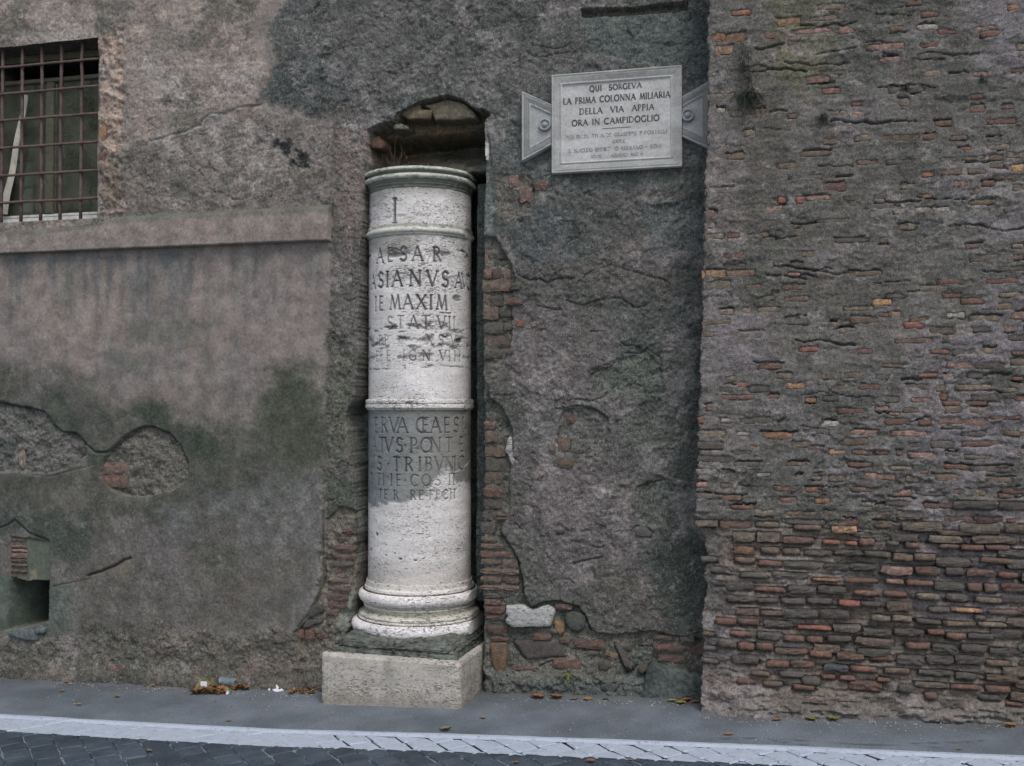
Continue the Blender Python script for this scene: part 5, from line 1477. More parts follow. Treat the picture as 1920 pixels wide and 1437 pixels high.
drum('shaft_drum', 769, 1099, 603, [
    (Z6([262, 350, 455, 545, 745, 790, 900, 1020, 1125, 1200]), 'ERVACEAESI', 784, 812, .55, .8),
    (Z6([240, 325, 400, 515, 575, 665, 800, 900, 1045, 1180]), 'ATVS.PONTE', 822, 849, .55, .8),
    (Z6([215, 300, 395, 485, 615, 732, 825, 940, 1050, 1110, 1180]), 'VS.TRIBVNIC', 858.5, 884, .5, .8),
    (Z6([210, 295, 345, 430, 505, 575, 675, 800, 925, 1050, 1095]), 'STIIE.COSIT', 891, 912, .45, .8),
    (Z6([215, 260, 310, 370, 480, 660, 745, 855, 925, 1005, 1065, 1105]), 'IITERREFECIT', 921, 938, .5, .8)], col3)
def gr_base(C, Zg, Rg, n, n2, T_):
    k = np.exp(-((Zg - cz(1155)) / .012) ** 2)[..., None] * .85
    C[..., :3] = C[..., :3] * (1 - k) + srgb((112, 108, 88)) * k
    k = np.exp(-((Zg - cz(1144)) / .006) ** 2)[..., None] * .6
    C[..., :3] = C[..., :3] * (1 - k) + srgb((122, 116, 92)) * k
    k = (sstep(cz(1112), cz(1100), Zg) * .4)[..., None]
    C[..., :3] = C[..., :3] * (1 - k) + srgb((150, 144, 136)) * k
    k = (sstep(.2, .8, n) * .3)[..., None]
    C[..., :3] = C[..., :3] * (1 - k) + srgb((130, 128, 124)) * k
lathe_part('base_apophyge', [(1099, .303), (1100, .309), (1110.5, .312), (1111, .318), (1112, .320), (1117, .323), (1118.5, .318)], (196, 190, 184), 511, .2, .312, grime=gr_base)
lathe_part('base_torus', [(1118.5, .330), (1119.5, .340), (1122, .350), (1127, .3555), (1132, .355), (1138, .346), (1141, .334), (1141.6, .322)], (206, 200, 198), 512, .3, .333, grime=None)
lathe_part('base_scotia', [(1141.6, .322), (1142, .326), (1145, .327), (1145.5, .321), (1146.5, .321), (1147, .326), (1149, .327), (1150, .320), (1154, .322), (1158, .331), (1161.5, .345), (1162, .351), (1166.5, .353), (1167, .347), (1168, .347), (1168.5, .357), (1172, .359), (1173, .353)], (194, 190, 180), 513, .4, .340, grime=gr_base)
lathe_part('base_torus', [(1173, .362), (1174.5, .378), (1178, .389), (1184, .396), (1190, .394), (1195, .386), (1198.5, .372), (1199, .34)], (208, 203, 202), 514, .3, .350, grime=None)
for o in list(COLM.children):
    pass

# mortar bed and travertine block under it
BLK = empty('travertine_block', (-1.95, -.05, 0), 'rectangular pale travertine plinth block under the column, on the pavement', 'plinth block')
PINV[BLK.name] = world_inv(BLK)
fl_, fr_ = np.array([-2.357, -.285]), np.array([-1.547, -.322])
e = (fr_ - fl_); Lb = np.linalg.norm(e); e /= Lb; nn = np.array([-e[1], e[0]])
def slabmesh(name, inset0, inset1, z0, z1, nx, ny, nz, rough, seed, depthb=.75, arr=.006, domed=0.0):
    """box-like stone, local frame: x along the front, y into the niche; displaced for wear"""
    rs = np.random.RandomState(seed)
    bm = bmesh.new()
    bmesh.ops.create_cube(bm, size=1)
    me = bpy.data.meshes.new(name)
    bmesh.ops.subdivide_edges(bm, edges=bm.edges[:], cuts=max(nx, ny), use_grid_fill=True)
    bm.verts.ensure_lookup_table()
    co = np.array([v_.co[:] for v_ in bm.verts])
    lat = rs.rand(40, 40, 40)
    for v_ in bm.verts:
        a, b, c = v_.co.x + .5, v_.co.y + .5, v_.co.z + .5
        ins = inset0 + (inset1 - inset0) * c
        lx = ins + a * (Lb - 2 * ins)
        ly = ins + b * (depthb - ins)
        lz = z0 + (z1 - z0) * c
        near = [min(a, 1 - a) * Lb, b * depthb, min(c, 1 - c) * (z1 - z0)]
        srt = sorted(near)
        if srt[1] < arr:      # soften the arrises
            k_ = arr * .35
            lx += k_ if a < .5 else -k_
            ly += k_ if b < .5 else 0
            lz += -k_ if c > .5 else 0
        if srt[1] < arr and rough < .001:      # knocks along the arrises
            ch = rs.exponential() * .0022 + (.010 if rs.rand() < .03 else 0)
            lx += ch if a < .5 else -ch
            lz += -ch if c > .5 else 0
            ly += ch if b < .5 else 0
        lx += rs.normal() * rough; ly += rs.normal() * rough; lz += rs.normal() * rough
        if domed and c > .99:
            lz += domed * math.sin(a * 7 + 1) * math.sin(b * 5)
        p = fl_ + e * lx + nn * ly
        v_.co = (p[0], p[1], lz)
    bmesh.ops.recalc_face_normals(bm, faces=bm.faces)
    bm.to_mesh(me); bm.free()
    return me
link('block_body', slabmesh('block_body', 0, 0, -.12, .24, 44, 30, 16, .0007, 21, arr=.012), M_BLOCK, BLK)
M_BED = plain('mossy_mortar_bed', srgb((78, 80, 75)), .9, .25, .42, 22, .02)
bed = link('mortar_bed', slabmesh('mortar_bed', .012, .075, .235, .325, 30, 20, 8, .0028, 22, arr=.04, domed=.010), M_BED, BLK)

# ================================================================== THE MARBLE PLAQUE
YP_ = -.035
PL = empty('marble_plaque', (onY(1156, 225, YP_)[0], YP_, onY(1156, 225, YP_)[1]), 'white marble plaque with triangular side wings and black Italian inscription on the wall', 'plaque')
PINV[PL.name] = world_inv(PL)
pa, pb, pc, pd = [onY(*q, YP_) for q in ((1035, 143), (1278, 123), (1279, 313), (1035, 326))]
px0, px1 = (pa[0] + pd[0]) / 2, (pb[0] + pc[0]) / 2
pz1, pz0 = (pa[1] + pb[1]) / 2, (pc[1] + pd[1]) / 2
ia, ic = onY(1053.5, 159.5, YP_), onY(1258.5, 294, YP_)
ib, id_ = onY(1258.5, 144.5, YP_), onY(1054, 305.5, YP_)
ix0, ix1 = (ia[0] + id_[0]) / 2, (ib[0] + ic[0]) / 2
iz1, iz0 = (ia[1] + ib[1]) / 2, (ic[1] + id_[1]) / 2
bandw = ix0 - px0
def frame_profile(d, bw):
    """moulded frame: outer fillet, groove, ogee, inner step down to the field"""
    h = np.where(d < bw * .16, .012, 0) + np.where((d >= bw * .16) & (d < bw * .24), .006, 0)
    t_ = np.clip((d - bw * .24) / (bw * .62), 0, 1)
    h = h + np.where((d >= bw * .24) & (d < bw * .86), .011 - .006 * t_ ** 1.5, 0)
    h = h + np.where((d >= bw * .86) & (d < bw), .009, 0)
    return h
gx_ = np.linspace(px0, px1, 190); gz__ = np.linspace(pz0, pz1, 150)
GX_, GZ_ = np.meshgrid(gx_, gz__)
dx_ = np.minimum((GX_ - px0), (px1 - GX_)); dz_ = np.minimum((GZ_ - pz0), (pz1 - GZ_))
bwx = (ix0 - px0 + px1 - ix1) / 2; bwz = (iz0 - pz0 + pz1 - iz1) / 2
dd_ = np.minimum(dx_ / bwx, dz_ / bwz)
pn = fbm(gx_, gz__, .012, 3, .6, 41)
frz = frame_profile(dd_, 1.0)
egg = ((dd_ > .28) & (dd_ < .8)) * .0022 * (np.sin((GX_ + GZ_) * 420) > 0)
Yp_ = YP_ - frz + egg - .0004 * pn
Xa, Za, Ya = [np.pad(q, 1, mode='edge') for q in (GX_, GZ_, Yp_)]
Ya[0] = Ya[-1] = .03; Ya[:, 0] = Ya[:, -1] = .03
def pc_col(dd, X_, Z_):
    C = np.zeros(X_.shape + (4,)); C[..., :3] = srgb((166, 164, 161)); C[..., 3] = .0
    n = fbm(X_[0], Z_[:, 0], .10, 5, .6, 43)
    k = (sstep(1.0, .9, dd) * .55)[..., None]
    C[..., :3] = C[..., :3] * (1 - k) + srgb((132, 132, 130)) * k
    k = (sstep(.0, .7, n) * .45)[..., None]
    C[..., :3] = C[..., :3] * (1 - k) + srgb((176, 175, 176)) * k
    k = (((dd > .24) & (dd < .86)) * sstep(-.3, .4, n) * sstep(pz1 - .1, pz1, Z_) * .7)[..., None]
    C[..., :3] = C[..., :3] * (1 - k) + srgb((100, 100, 94)) * k
    return C
Cp_ = pc_col(np.pad(dd_, 1, mode='edge'), Xa, Za)
M_PLAQ = travertine_material('weathered_marble', (.3, .3, .3), .80, True)
link('plaque_panel', grid_mesh('plaque_panel', Xa, Ya, Za, Cp_), M_PLAQ, PL, False)
def wing(pts4, seed, flip):
    """trapezoid: outer vertical edge (2 points) and inner edge (2 points); sunk field with moulded rim"""
    A_, B_, C_, D_ = [np.array(q) for q in pts4]          # outer top, inner top, inner bottom, outer bottom
    n_ = 60
    u, v = np.meshgrid(np.linspace(0, 1, n_), np.linspace(0, 1, n_))
    top = A_[None, None] * (1 - u[..., None]) + B_[None, None] * u[..., None]
    bot = D_[None, None] * (1 - u[..., None]) + C_[None, None] * u[..., None]
    P = bot * (1 - v[..., None]) + top * v[..., None]
    Xw, Zw = P[..., 0], P[..., 1]
    def edge(p, q):
        ex = q - p; L = np.linalg.norm(ex)
        return np.abs((Xw - p[0]) * ex[1] - (Zw - p[1]) * ex[0]) / L
    d = np.minimum(np.minimum(edge(A_, B_), edge(C_, D_)), edge(A_, D_))
    Yw = YP_ + .004 - frame_profile(d, .048)
    Yw = np.pad(Yw, 1, mode='edge'); Xw_ = np.pad(Xw, 1, mode='edge'); Zw_ = np.pad(Zw, 1, mode='edge')
    Yw[0] = Yw[-1] = .03; Yw[:, 0] = Yw[:, -1] = .03
    C = np.zeros(Xw_.shape + (4,)); C[..., :3] = srgb((146, 146, 145)); C[..., 3] = 0
    dp = np.pad(d, 1, mode='edge')
    C[..., :3] = np.where(((dp > .012) & (dp < .04))[..., None], srgb((116, 117, 114)), C[..., :3])
    F = grid_mesh('side_wing', Xw_, Yw, Zw_, C)
    if flip: F.flip_normals()
    o = link('side_wing', F, M_PLAQ, PL, False)
    return o
LW = wing([onY(979, 172, YP_), onY(1034, 197, YP_), onY(1034, 272, YP_), onY(979, 303, YP_)], 1, False)
RW = wing([onY(1333, 151, YP_), onY(1279.5, 182, YP_), onY(1279.5, 257, YP_), onY(1333, 281, YP_)], 2, True)
def boss(px, py):
    x, z = onY(px, py, YP_)
    pf = [(.034, .012), (.034, -.012), (.030, -.017), (.026, -.016), (.024, -.008), (.017, -.007), (.015, -.013), (.010, -.019), (.004, -.021), (0.0005, -.021)]
    V, F = [], []
    n = 28
    for r_, y in pf:
        for k in range(n):
            a = 2 * math.pi * k / n
            V.append((x + r_ * math.cos(a), YP_ + y, z + r_ * math.sin(a)))
    for i in range(len(pf) - 1):
        for k in range(n):
            F.append((i * n + k, i * n + (k + 1) % n, (i + 1) * n + (k + 1) % n, (i + 1) * n + k))
    me = py_mesh('boss', V, F)
    a_ = me.color_attributes.new('Col', 'FLOAT_COLOR', 'POINT')
    cc = np.zeros((len(V), 4)); cc[:, :3] = srgb((134, 136, 138))
    a_.data.foreach_set('color', cc.astype(np.float32).ravel())
    link('boss', me, M_PLAQ, PL)
boss(1022, 235); boss(1290, 217)
def text_line(txt, x0, x1, zb_, h, m, thick=.0055, thin=.0028, fade=0.0, seed=0, name='inscription_line'):
    rs = np.random.RandomState(seed)
    gap = .17
    total = sum(GLY[c][0] + gap for c in txt) - gap
    kx = (x1 - x0) / total
    V, F = [], []
    cx_, lay = x0, 0
    for c in txt:
        if m is M_LETTER: V, F = [], []
        wd, segs = glyph_segments(c)
        for a, b, th_ in segs:
            if fade and rs.rand() < fade: continue
            p = np.array([cx_ + a[0] * kx, zb_ + a[1] * h]); q = np.array([cx_ + b[0] * kx, zb_ + b[1] * h])
            d = q - p; L = np.linalg.norm(d)
            if L < 1e-6: continue
            d /= L; nn_ = np.array([-d[1], d[0]]) * (thick if th_ else thin) / 2
            p = p - d * .0006; q = q + d * .0006
            lay = (lay + 1) % 8
            y = YP_ - .0012 - lay * .00012
            i = len(V)
            for yy in (y, YP_ + .001):
                for g in (p - nn_, q - nn_, q + nn_, p + nn_): V.append((g[0], yy, g[1]))
            F += [(i, i + 1, i + 2, i + 3), (i + 4, i + 5, i + 1, i), (i + 5, i + 6, i + 2, i + 1), (i + 6, i + 7, i + 3, i + 2), (i + 7, i + 4, i, i + 3)]
        if m is M_LETTER and F: link('letter', py_mesh('letter', V, F), m, PL, False)
        cx_ += (wd + gap) * kx
    if m is M_LETTER: return
    if F: return link(name, py_mesh(name, V, F), m, PL, False)
def pt(zx, zy): return onY(960 + zx / 5.053, 100 + zy / 5.053, YP_)
for k, (txt, a, b, cap, m, th, tn, fd) in enumerate([
    ('QUI  SORGEVA', (735, 362), (1226, 328), 50, M_LETTER, .0064, .0036, 0),
    ('LA PRIMA COLONNA MILIARIA', (487, 484), (1497, 420), 56, M_LETTER, .0066, .0036, 0),
    ('DELLA  VIA  APPIA', (640, 578), (1345, 537), 54, M_LETTER, .0066, .0036, 0),
    ('ORA IN CAMPIDOGLIO', (568, 688), (1395, 641), 54, M_LETTER, .0066, .0036, 0),
    ('PER INIZIATIVA DI GIUSEPPE RIPOSTELLI'.replace('Z', 'Z'), (510, 805), (1468, 763), 30, M_FAINT, .0040, .0026, .28),
    ('CAPILE', (955, 850), (1068, 843), 26, M_FAINT, .0036, .0024, .35),
    ('IL NUCLEO SPORTIVO ROMANO - ROMA', (530, 940), (1445, 893), 30, M_FAINT, .0042, .0026, .25),
    ('XVIII MAGGIO MCM', (750, 990), (1240, 972), 27, M_FAINT, .0040, .0026, .30)]):
    A_, B_ = pt(*a), pt(*b)
    if 'Z' not in GLY: GLY['Z'] = (.62, [([(.05, 1), (.58, 1)], 0), ([(.58, 1), (.05, 0)], 1), ([(.05, 0), (.6, 0)], 0)], [])
    h_ = cap / 5.053 * (5.55 / .99) / 1920
    text_line(txt, A_[0], B_[0], (A_[1] + B_[1]) / 2, h_, m, th, tn, fd, k + 1)
rl, rr2 = pt(858, 716), pt(1125, 698)
box('inscription_rule', rl[0], rr2[0], YP_ - .0014, YP_ + .001, (rl[1] + rr2[1]) / 2 - .0014, (rl[1] + rr2[1]) / 2 + .0014, M_LETTER, PL)

# ================================================================== GROUND
YSTR0, YSTR1 = -.765, -.975        # painted line, wall side and street side
def ground_sheet(name, xa, ya, zoff, m, seed, amp=.003, C=None):
    n = fbm(xa, ya, .35, 4, .5, seed)
    n2 = fbm(xa, ya, .05, 3, .6, seed + 1)
    XX, YY = np.meshgrid(xa, ya)
    ZZ = gz(XX) + zoff + amp * n + amp * .25 * n2
    return XX, YY, ZZ, n, n2
m_, t_, b_ = mat('pavement_asphalt', .85, .35)
P = wpos(t_)
n1 = noise(t_, P, 160, 5, .75); n2 = noise(t_, P, 3.5, 5, .6); n3 = noise(t_, P, 420, 2, .5)
at = N(t_, 'ShaderNodeAttribute'); at.attribute_name = 'Col'
c = mixc(t_, 1.0, at.outputs['Color'], math_(t_, 'MULTIPLY', ramp(t_, n1, ((.3, .62), (.7, 1.42))), ramp(t_, n2, ((.3, .82), (.7, 1.18)))), 'MULTIPLY')
sp = noise(t_, P, 95, 2, .5)
c = mixc(t_, ramp(t_, sp, ((.70, 0.0), (.74, .8))), c, srgb((168, 166, 168)))
t_.links.new(c, b_.inputs['Base Color'])
bump(t_, b_, math_(t_, 'ADD', n1, n3), .003, .8)
M_ASPH = m_
xa = np.concatenate([np.arange(-14, -5, .4), np.arange(-5, 1.6, .02), np.arange(1.6, 12, .4)])
ya = np.arange(YSTR0 + .004, .9, .02)
XX, YY, ZZ, n, n2_ = ground_sheet('pavement', xa, ya, .0, M_ASPH, 701, .0025)
C = np.zeros(XX.shape + (4,)); C[..., :3] = srgb((93, 100, 107)); C[..., 3] = 1
wally = np.where(XX > -.30, YB, -.03)
dw = wally - YY
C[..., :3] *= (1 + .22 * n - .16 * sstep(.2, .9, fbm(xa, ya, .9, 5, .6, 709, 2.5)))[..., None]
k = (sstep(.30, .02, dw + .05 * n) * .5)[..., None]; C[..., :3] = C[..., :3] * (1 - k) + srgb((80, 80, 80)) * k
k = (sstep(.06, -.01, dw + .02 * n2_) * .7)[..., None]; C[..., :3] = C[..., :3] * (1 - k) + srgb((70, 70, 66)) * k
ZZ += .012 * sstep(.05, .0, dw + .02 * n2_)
# cracks in the asphalt lip at the right
for line in ([onG(px, py)[:2] for px, py in ((1330, 1385), (1420, 1383), (1480, 1386), (1560, 1392), (1640, 1396), (1760, 1402))], [onG(px, py)[:2] for px, py in ((1440, 1385), (1470, 1392), (1510, 1396))], [onG(px, py)[:2] for px, py in ((1700, 1394), (1780, 1392), (1850, 1388))]):
    d = pdist(line, XX + .01 * n2_, YY + .01 * n)
    g_ = np.exp(-(d / .006) ** 2)
    ZZ -= .006 * g_; C[..., :3] *= (1 - .6 * g_)[..., None]
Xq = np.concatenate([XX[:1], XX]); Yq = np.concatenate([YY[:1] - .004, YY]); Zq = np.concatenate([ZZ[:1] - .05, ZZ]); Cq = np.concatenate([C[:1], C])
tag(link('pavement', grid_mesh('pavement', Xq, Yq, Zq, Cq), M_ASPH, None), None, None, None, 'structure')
# street bed, out to the horizon
m_, t_, b_ = mat('joint_earth', .9, .2)
P = wpos(t_)
c = mixc(t_, ramp(t_, noise(t_, P, 60, 5, .7), ((.35, 0.0), (.65, 1.0))), srgb((84, 92, 98)), srgb((128, 135, 140)))
_x = N(t_, 'ShaderNodeSeparateXYZ'); t_.links.new(P, _x.inputs[0])
c = mixc(t_, ramp(t_, _x.outputs[1], ((YSTR1 - .02, 0.0), (YSTR1 + .02, .85))), c, srgb((40, 44, 50)))
t_.links.new(c, b_.inputs['Base Color'])
bump(t_, b_, noise(t_, P, 120, 4, .6), .004, .8)
xa = np.concatenate([np.arange(-120, -6, 4.0), np.arange(-6, 3, .1), np.arange(3, 121, 4.0)])
ya = np.concatenate([np.arange(-120, -4, 4.0), np.arange(-4, 1.2, .1)])
XX, YY = np.meshgrid(xa, ya)
ZZ = gz(XX) - .0165 + .002 * fbm(xa, ya, .6, 3, .5, 705)
ZZ = np.where(YY > -.6, ZZ - .06, ZZ)
ROAD = tag(link('street', grid_mesh('street', XX, YY, ZZ), m_, None), None, None, None, 'structure')
PINV[ROAD.name] = Matrix.Identity(4)
# setts (sampietrini), laid diagonally
m_, t_, b_ = mat('basalt_sett', .62, .4)
P = wpos(t_)
oi = N(t_, 'ShaderNodeObjectInfo')
n1 = noise(t_, P, 90, 6, .7); n2 = noise(t_, P, 6, 4, .6)
c = mixc(t_, ramp(t_, n2, ((.35, 0.0), (.65, 1.0))), srgb((46, 55, 64)), srgb((60, 69, 78)))
c = mixc(t_, 1.0, c, math_(t_, 'MULTIPLY', ramp(t_, n1, ((.3, .7), (.7, 1.35))), ramp(t_, oi.outputs['Random'], ((0, .85), (1, 1.18)))), 'MULTIPLY')
t_.links.new(c, b_.inputs['Base Color'])
bump(t_, b_, n1, .003, .8)
M_SETT = m_
PITCHS = .118
def sett_variant(seed):
    rs = np.random.RandomState(seed)
    s_ = .0545
    pts = []
    for k in range(4):
        a = math.pi / 4 + k * math.pi / 2
        cx_, cy_ = s_ * math.sqrt(2) * math.cos(a) + rs.normal() * .003, s_ * math.sqrt(2) * math.sin(a) + rs.normal() * .003
        for da in (-.13, .13):
            pts.append((cx_ * math.cos(da) * .965 - cy_ * math.sin(da) * .9 * .965, cx_ * math.sin(da) * .9 * .965 + cy_ * math.cos(da) * .965))
    V = [(0, 0, .0028 + rs.uniform(-.001, .001))]
    for x, y in pts: V.append((x * .90, y * .90, .002 + rs.normal() * .0012))
    for x, y in pts: V.append((x, y, -.005))
    for x, y in pts: V.append((x * .97, y * .97, -.034))
    F = []
    for k in range(8):
        j = (k + 1) % 8
        F.append((0, 1 + k, 1 + j)); F.append((1 + k, 9 + k, 9 + j, 1 + j)); F.append((9 + k, 17 + k, 17 + j, 9 + j))
    return V, F
SVAR = [sett_variant(40 + k) for k in range(10)]
SMESH = []
for V, F in SVAR:
    me = py_mesh('sett', V, F); me.materials.append(M_SETT)
    SMESH.append(me)
setts = []
c45 = math.sqrt(.5)
for i in range(-80, 80):
    for j in range(-80, 80):
        x = -1.5 + (i - j) * PITCHS * c45; y = -1.6 + (i + j) * PITCHS * c45
        y += .012 * math.sin(x * 1.7)
        if not (-6.2 < x < 3.0 and -3.3 < y < YSTR0 + .07): continue
        ang = math.pi / 4 + RS.normal() * .035
        setts.append((x + RS.normal() * .003, y + RS.normal() * .003, ang, RS.randint(10), RS.normal() * .0022, RS.normal() * .012, RS.normal() * .012))
def vis_key(s):
    d = np.array([s[0], s[1], gz(s[0])]) - CAM
    dep = d @ _f
    px, py = 960 + 1920 * (d @ _r) / dep, 718.5 - 1920 * (d @ _u) / dep
    inside = -40 < px < 1960 and py < 1475
    return (0 if inside else 1, dep)
setts.sort(key=vis_key)
Mts = []
from mathutils import Euler
rest_V, rest_F, paintV, paintF = [], [], [], []
for k, (x, y, ang, vi, dz, tx, ty) in enumerate(setts):
    M4 = Matrix.Translation((x, y, float(gz(x)) - .009 + dz * .6)) @ Euler((tx, ty, ang)).to_matrix().to_4x4()
    V, F = SVAR[vi]
    if k < 300:
        o = bpy.data.objects.new('sett', SMESH[vi]); COL.objects.link(o)
        o.parent = ROAD; o.matrix_parent_inverse = Matrix.Identity(4)
        o.matrix_local = M4
    else:
        i0 = len(rest_V)
        A_ = np.array(V) @ np.array(M4.to_3x3()).T + np.array(M4.translation)
        rest_V += A_.tolist(); rest_F += [tuple(q + i0 for q in f) for f in F]
    if YSTR1 - .1 < y < YSTR0 + .1:
        i0 = len(paintV)
        A_ = np.array(V)[:17] * np.array([.985, .985, 1]) + np.array([0, 0, .0022])
        A_ = A_ @ np.array(M4.to_3x3()).T + np.array(M4.translation)
        paintV += A_.tolist(); paintF += [tuple(q + i0 for q in f) for f in F if max(f) < 17]
me = py_mesh('setts_beyond', rest_V, rest_F)
tag(link('setts_beyond', me, M_SETT, ROAD, False), None, None, None, 'stuff')
m_, t_, b_ = mat('worn_road_paint', .7, .3)
P = wpos(t_)
n1 = noise(t_, P, 45, 7, .75); n2 = noise(t_, P, 7, 5, .6)
c = mixc(t_, ramp(t_, n1, ((.54, 0.0), (.68, .85))), srgb((156, 164, 176)), srgb((92, 100, 110)))
c = mixc(t_, ramp(t_, n2, ((.45, 0.0), (.7, .35))), c, srgb((138, 147, 158)))
t_.links.new(c, b_.inputs['Base Color'])
bump(t_, b_, n1, .002, .6)
M_PAINT = m_
bm = bmesh.new()
mep = py_mesh('painted_line', paintV, paintF)
bm.from_mesh(mep)
for co, no in (((0, YSTR0, 0), (0, 1, 0)), ((0, YSTR1, 0), (0, -1, 0))):
    bmesh.ops.bisect_plane(bm, geom=bm.verts[:] + bm.edges[:] + bm.faces[:], plane_co=co, plane_no=no, clear_outer=True)
# thick paint that fills the joints towards the left, and the lip along the pavement edge
def strip(xr, y0, y1, zo, seed, drop=0.0):
    n_ = fbm(xr, np.array([0., .1]), .08, 3, .6, seed)[0]
    vs = []
    for x, q in zip(xr, n_):
        g = float(gz(x)) + zo
        vs.append((bm.verts.new((x, y0 - .004 * q, g)), bm.verts.new((x, (y0 + y1) / 2, g + .001 * q)), bm.verts.new((x, y1 + .005 * q, g - drop))))
    for a, b in zip(vs[:-1], vs[1:]):
        bm.faces.new((a[1], b[1], b[0], a[0])); bm.faces.new((a[2], b[2], b[1], a[1]))
strip(np.arange(-6.0, -2.05, .03), YSTR0 + .004, YSTR1, -.0062, 91)
strip(np.arange(-6.0, 3.0, .03), YSTR0 + .024, YSTR0 - .020, .0045, 92, .0095)
bmesh.ops.recalc_face_normals(bm, faces=bm.faces)
bm.to_mesh(mep); bm.free()
tag(link('painted_line', mep, M_PAINT, None, False), 'white line painted along the edge of the cobbled street', 'road line')

# ================================================================== LITTER AND LEAVES
def leaf_mesh(seed, curl=.25):
    rs = np.random.RandomState(seed)
    V, F = [], []
    n_ = 8
    for i in range(n_ + 1):
        t2 = i / n_
        wd = .30 * math.sin(math.pi * t2) ** .8 * (1 - .25 * t2)
        z = curl * (t2 - .5) ** 2 + rs.normal() * .01
        V += [(t2 - .5, -wd, z + wd * curl * 1.2 + rs.normal() * .015), (t2 - .5, 0, z), (t2 - .5, wd, z + wd * curl * 1.2 + rs.normal() * .015)]
    for i in range(n_):
        for k in range(2):
            a = i * 3 + k
            F.append((a, a + 3, a + 4, a + 1))
    i0 = len(V)
    V += [(-.5, -.012, .03), (-.5, .012, .03), (-.72, .01, .08), (-.72, -.005, .08)]
    F.append((i0, i0 + 1, i0 + 2, i0 + 3))
    zmin = min(v_[2] for v_ in V)
    V = [(x, y, z - zmin) for x, y, z in V]
    return V, F
LMESH = []
for k in range(6):
    me = py_mesh('fallen_leaf', *leaf_mesh(60 + k, .2 + .12 * k)); me.materials.append(M_LEAF)
    me.polygons.foreach_set('use_smooth', np.ones(len(me.polygons), bool)); LMESH.append(me)
leaves = [
 ((146, 1272), .055, (150, 96, 52), 'brown-orange leaf at the wall foot below the small square opening'),
 ((116, 1297), .050, (170, 132, 62), 'pale yellow leaf on the pavement, leftmost of the loose leaves'),
 ((148, 1323), .048, (172, 146, 50), 'yellow leaf nearest the white line on the left pavement'),
 ((219, 1308), .050, (164, 112, 52), 'orange leaf lying alone on the left pavement between wall and white line'),
 ((297, 1283), .045, (176, 140, 60), 'yellowish leaf at the wall foot left of the litter heap'),
 ((274, 1286), .030, (160, 128, 66), 'tiny tan leaf at the wall foot left of the litter heap'),
 ((428, 1353), .046, (190, 134, 48), 'bright orange-yellow leaf below the litter heap near the white line'),
 ((404, 1316), .026, (176, 128, 112), 'small pinkish scrap of leaf on the pavement below the litter heap'),
 ((594, 1294), .060, (178, 138, 52), 'yellow leaf against the left corner of the travertine plinth block'),
 ((905, 1348), .050, (158, 128, 104), 'pale brown leaf on the pavement in front of the plinth block'),
 ((1012, 1305), .10, (164, 92, 48), 'long rust-orange leaf curled at the foot of the rubble'),
 ((1046, 1306), .09, (168, 92, 56), 'reddish leaf beside the long rust-orange one at the wall foot'),
 ((1078, 1309), .06, (146, 110, 66), 'thin tan leaf at the wall foot beneath the white marble block'),
 ((1103, 1312), .075, (176, 142, 66), 'yellow-tan leaf at the end of the row along the rubble foot'),
 ((1138, 1311), .05, (60, 56, 50), 'dark curled leaf at the wall foot left of the dark tuff block'),
 ((1262, 1313), .07, (150, 138, 92), 'pale olive leaf at the foot of the dark tuff block'),
 ((1276, 1322), .080, (140, 144, 42), 'greenish-yellow leaf by the corner of the brick wall'),
 ((1290, 1306), .08, (164, 104, 52), 'orange leaf tucked in the corner between the two walls'),
 ((1308, 1302), .085, (172, 112, 66), 'slim orange leaf leaning against the brick wall corner'),
 ((1366, 1379), .065, (176, 120, 84), 'pinkish tan leaf on the pavement before the brick wall'),
 ((1457, 1352), .06, (140, 100, 50), 'brown leaf at the brick wall foot, first right of the corner'),
 ((1519, 1350), .085, (132, 136, 44), 'olive yellow leaf lying along the brick wall foot'),
 ((1562, 1350), .085, (128, 126, 60), 'dull olive leaf beside the olive yellow one at the brick wall foot'),
 ((1890, 1358), .07, (176, 112, 46), 'orange leaf at the brick wall foot, rightmost of all'),
 ((1799, 1406), .035, (160, 120, 60), 'tiny tan leaf near the white line at far right'),
 ((280, 1408), .05, (130, 128, 96), 'dull leaf on the dark cobbles at the left, below the white line'),
 ((966, 1431), .05, (168, 116, 90), 'pinkish leaf on the dark cobbles at the bottom middle'),
 ((1108, 1428), .055, (160, 98, 62), 'rusty leaf on the dark cobbles right of the bottom middle'),
 ((1182, 1427), .04, (158, 110, 92), 'small pink-brown leaf at the lower edge of the white line'),
 ((835+0, 1372), .08, (150, 136, 112), 'thin straw-coloured leaf lying flat near the white line'),
]
for k, (p, L, c, lab) in enumerate(leaves):
    x, y, z = onG(*p)
    if p == (1290, 1306) or p == (1308, 1302): y = min(y, -.05)
    o = bpy.data.objects.new('fallen_leaf', LMESH[k % 6]); COL.objects.link(o)
    if y > -.09 and x < -.30: y = -.09
    if x > -.25 and y > -.33: y = -.33
    o.location = (x, y, float(gz(x)) + (.004 if y > YSTR0 else .0))
    L *= .85
    o.scale = (L, L, L)
    o.rotation_euler = (RS.uniform(-.15, .15), RS.uniform(-.1, .1), RS.uniform(-.7, .7) + (math.pi if RS.rand() < .5 else 0))
    o.color = (*[float(q) * .62 for q in srgb(np.array(c) * .58 + np.array((125, 115, 92)) * .42)], 1)
    tag(o, lab, 'leaf', 'fallen leaves on the ground')
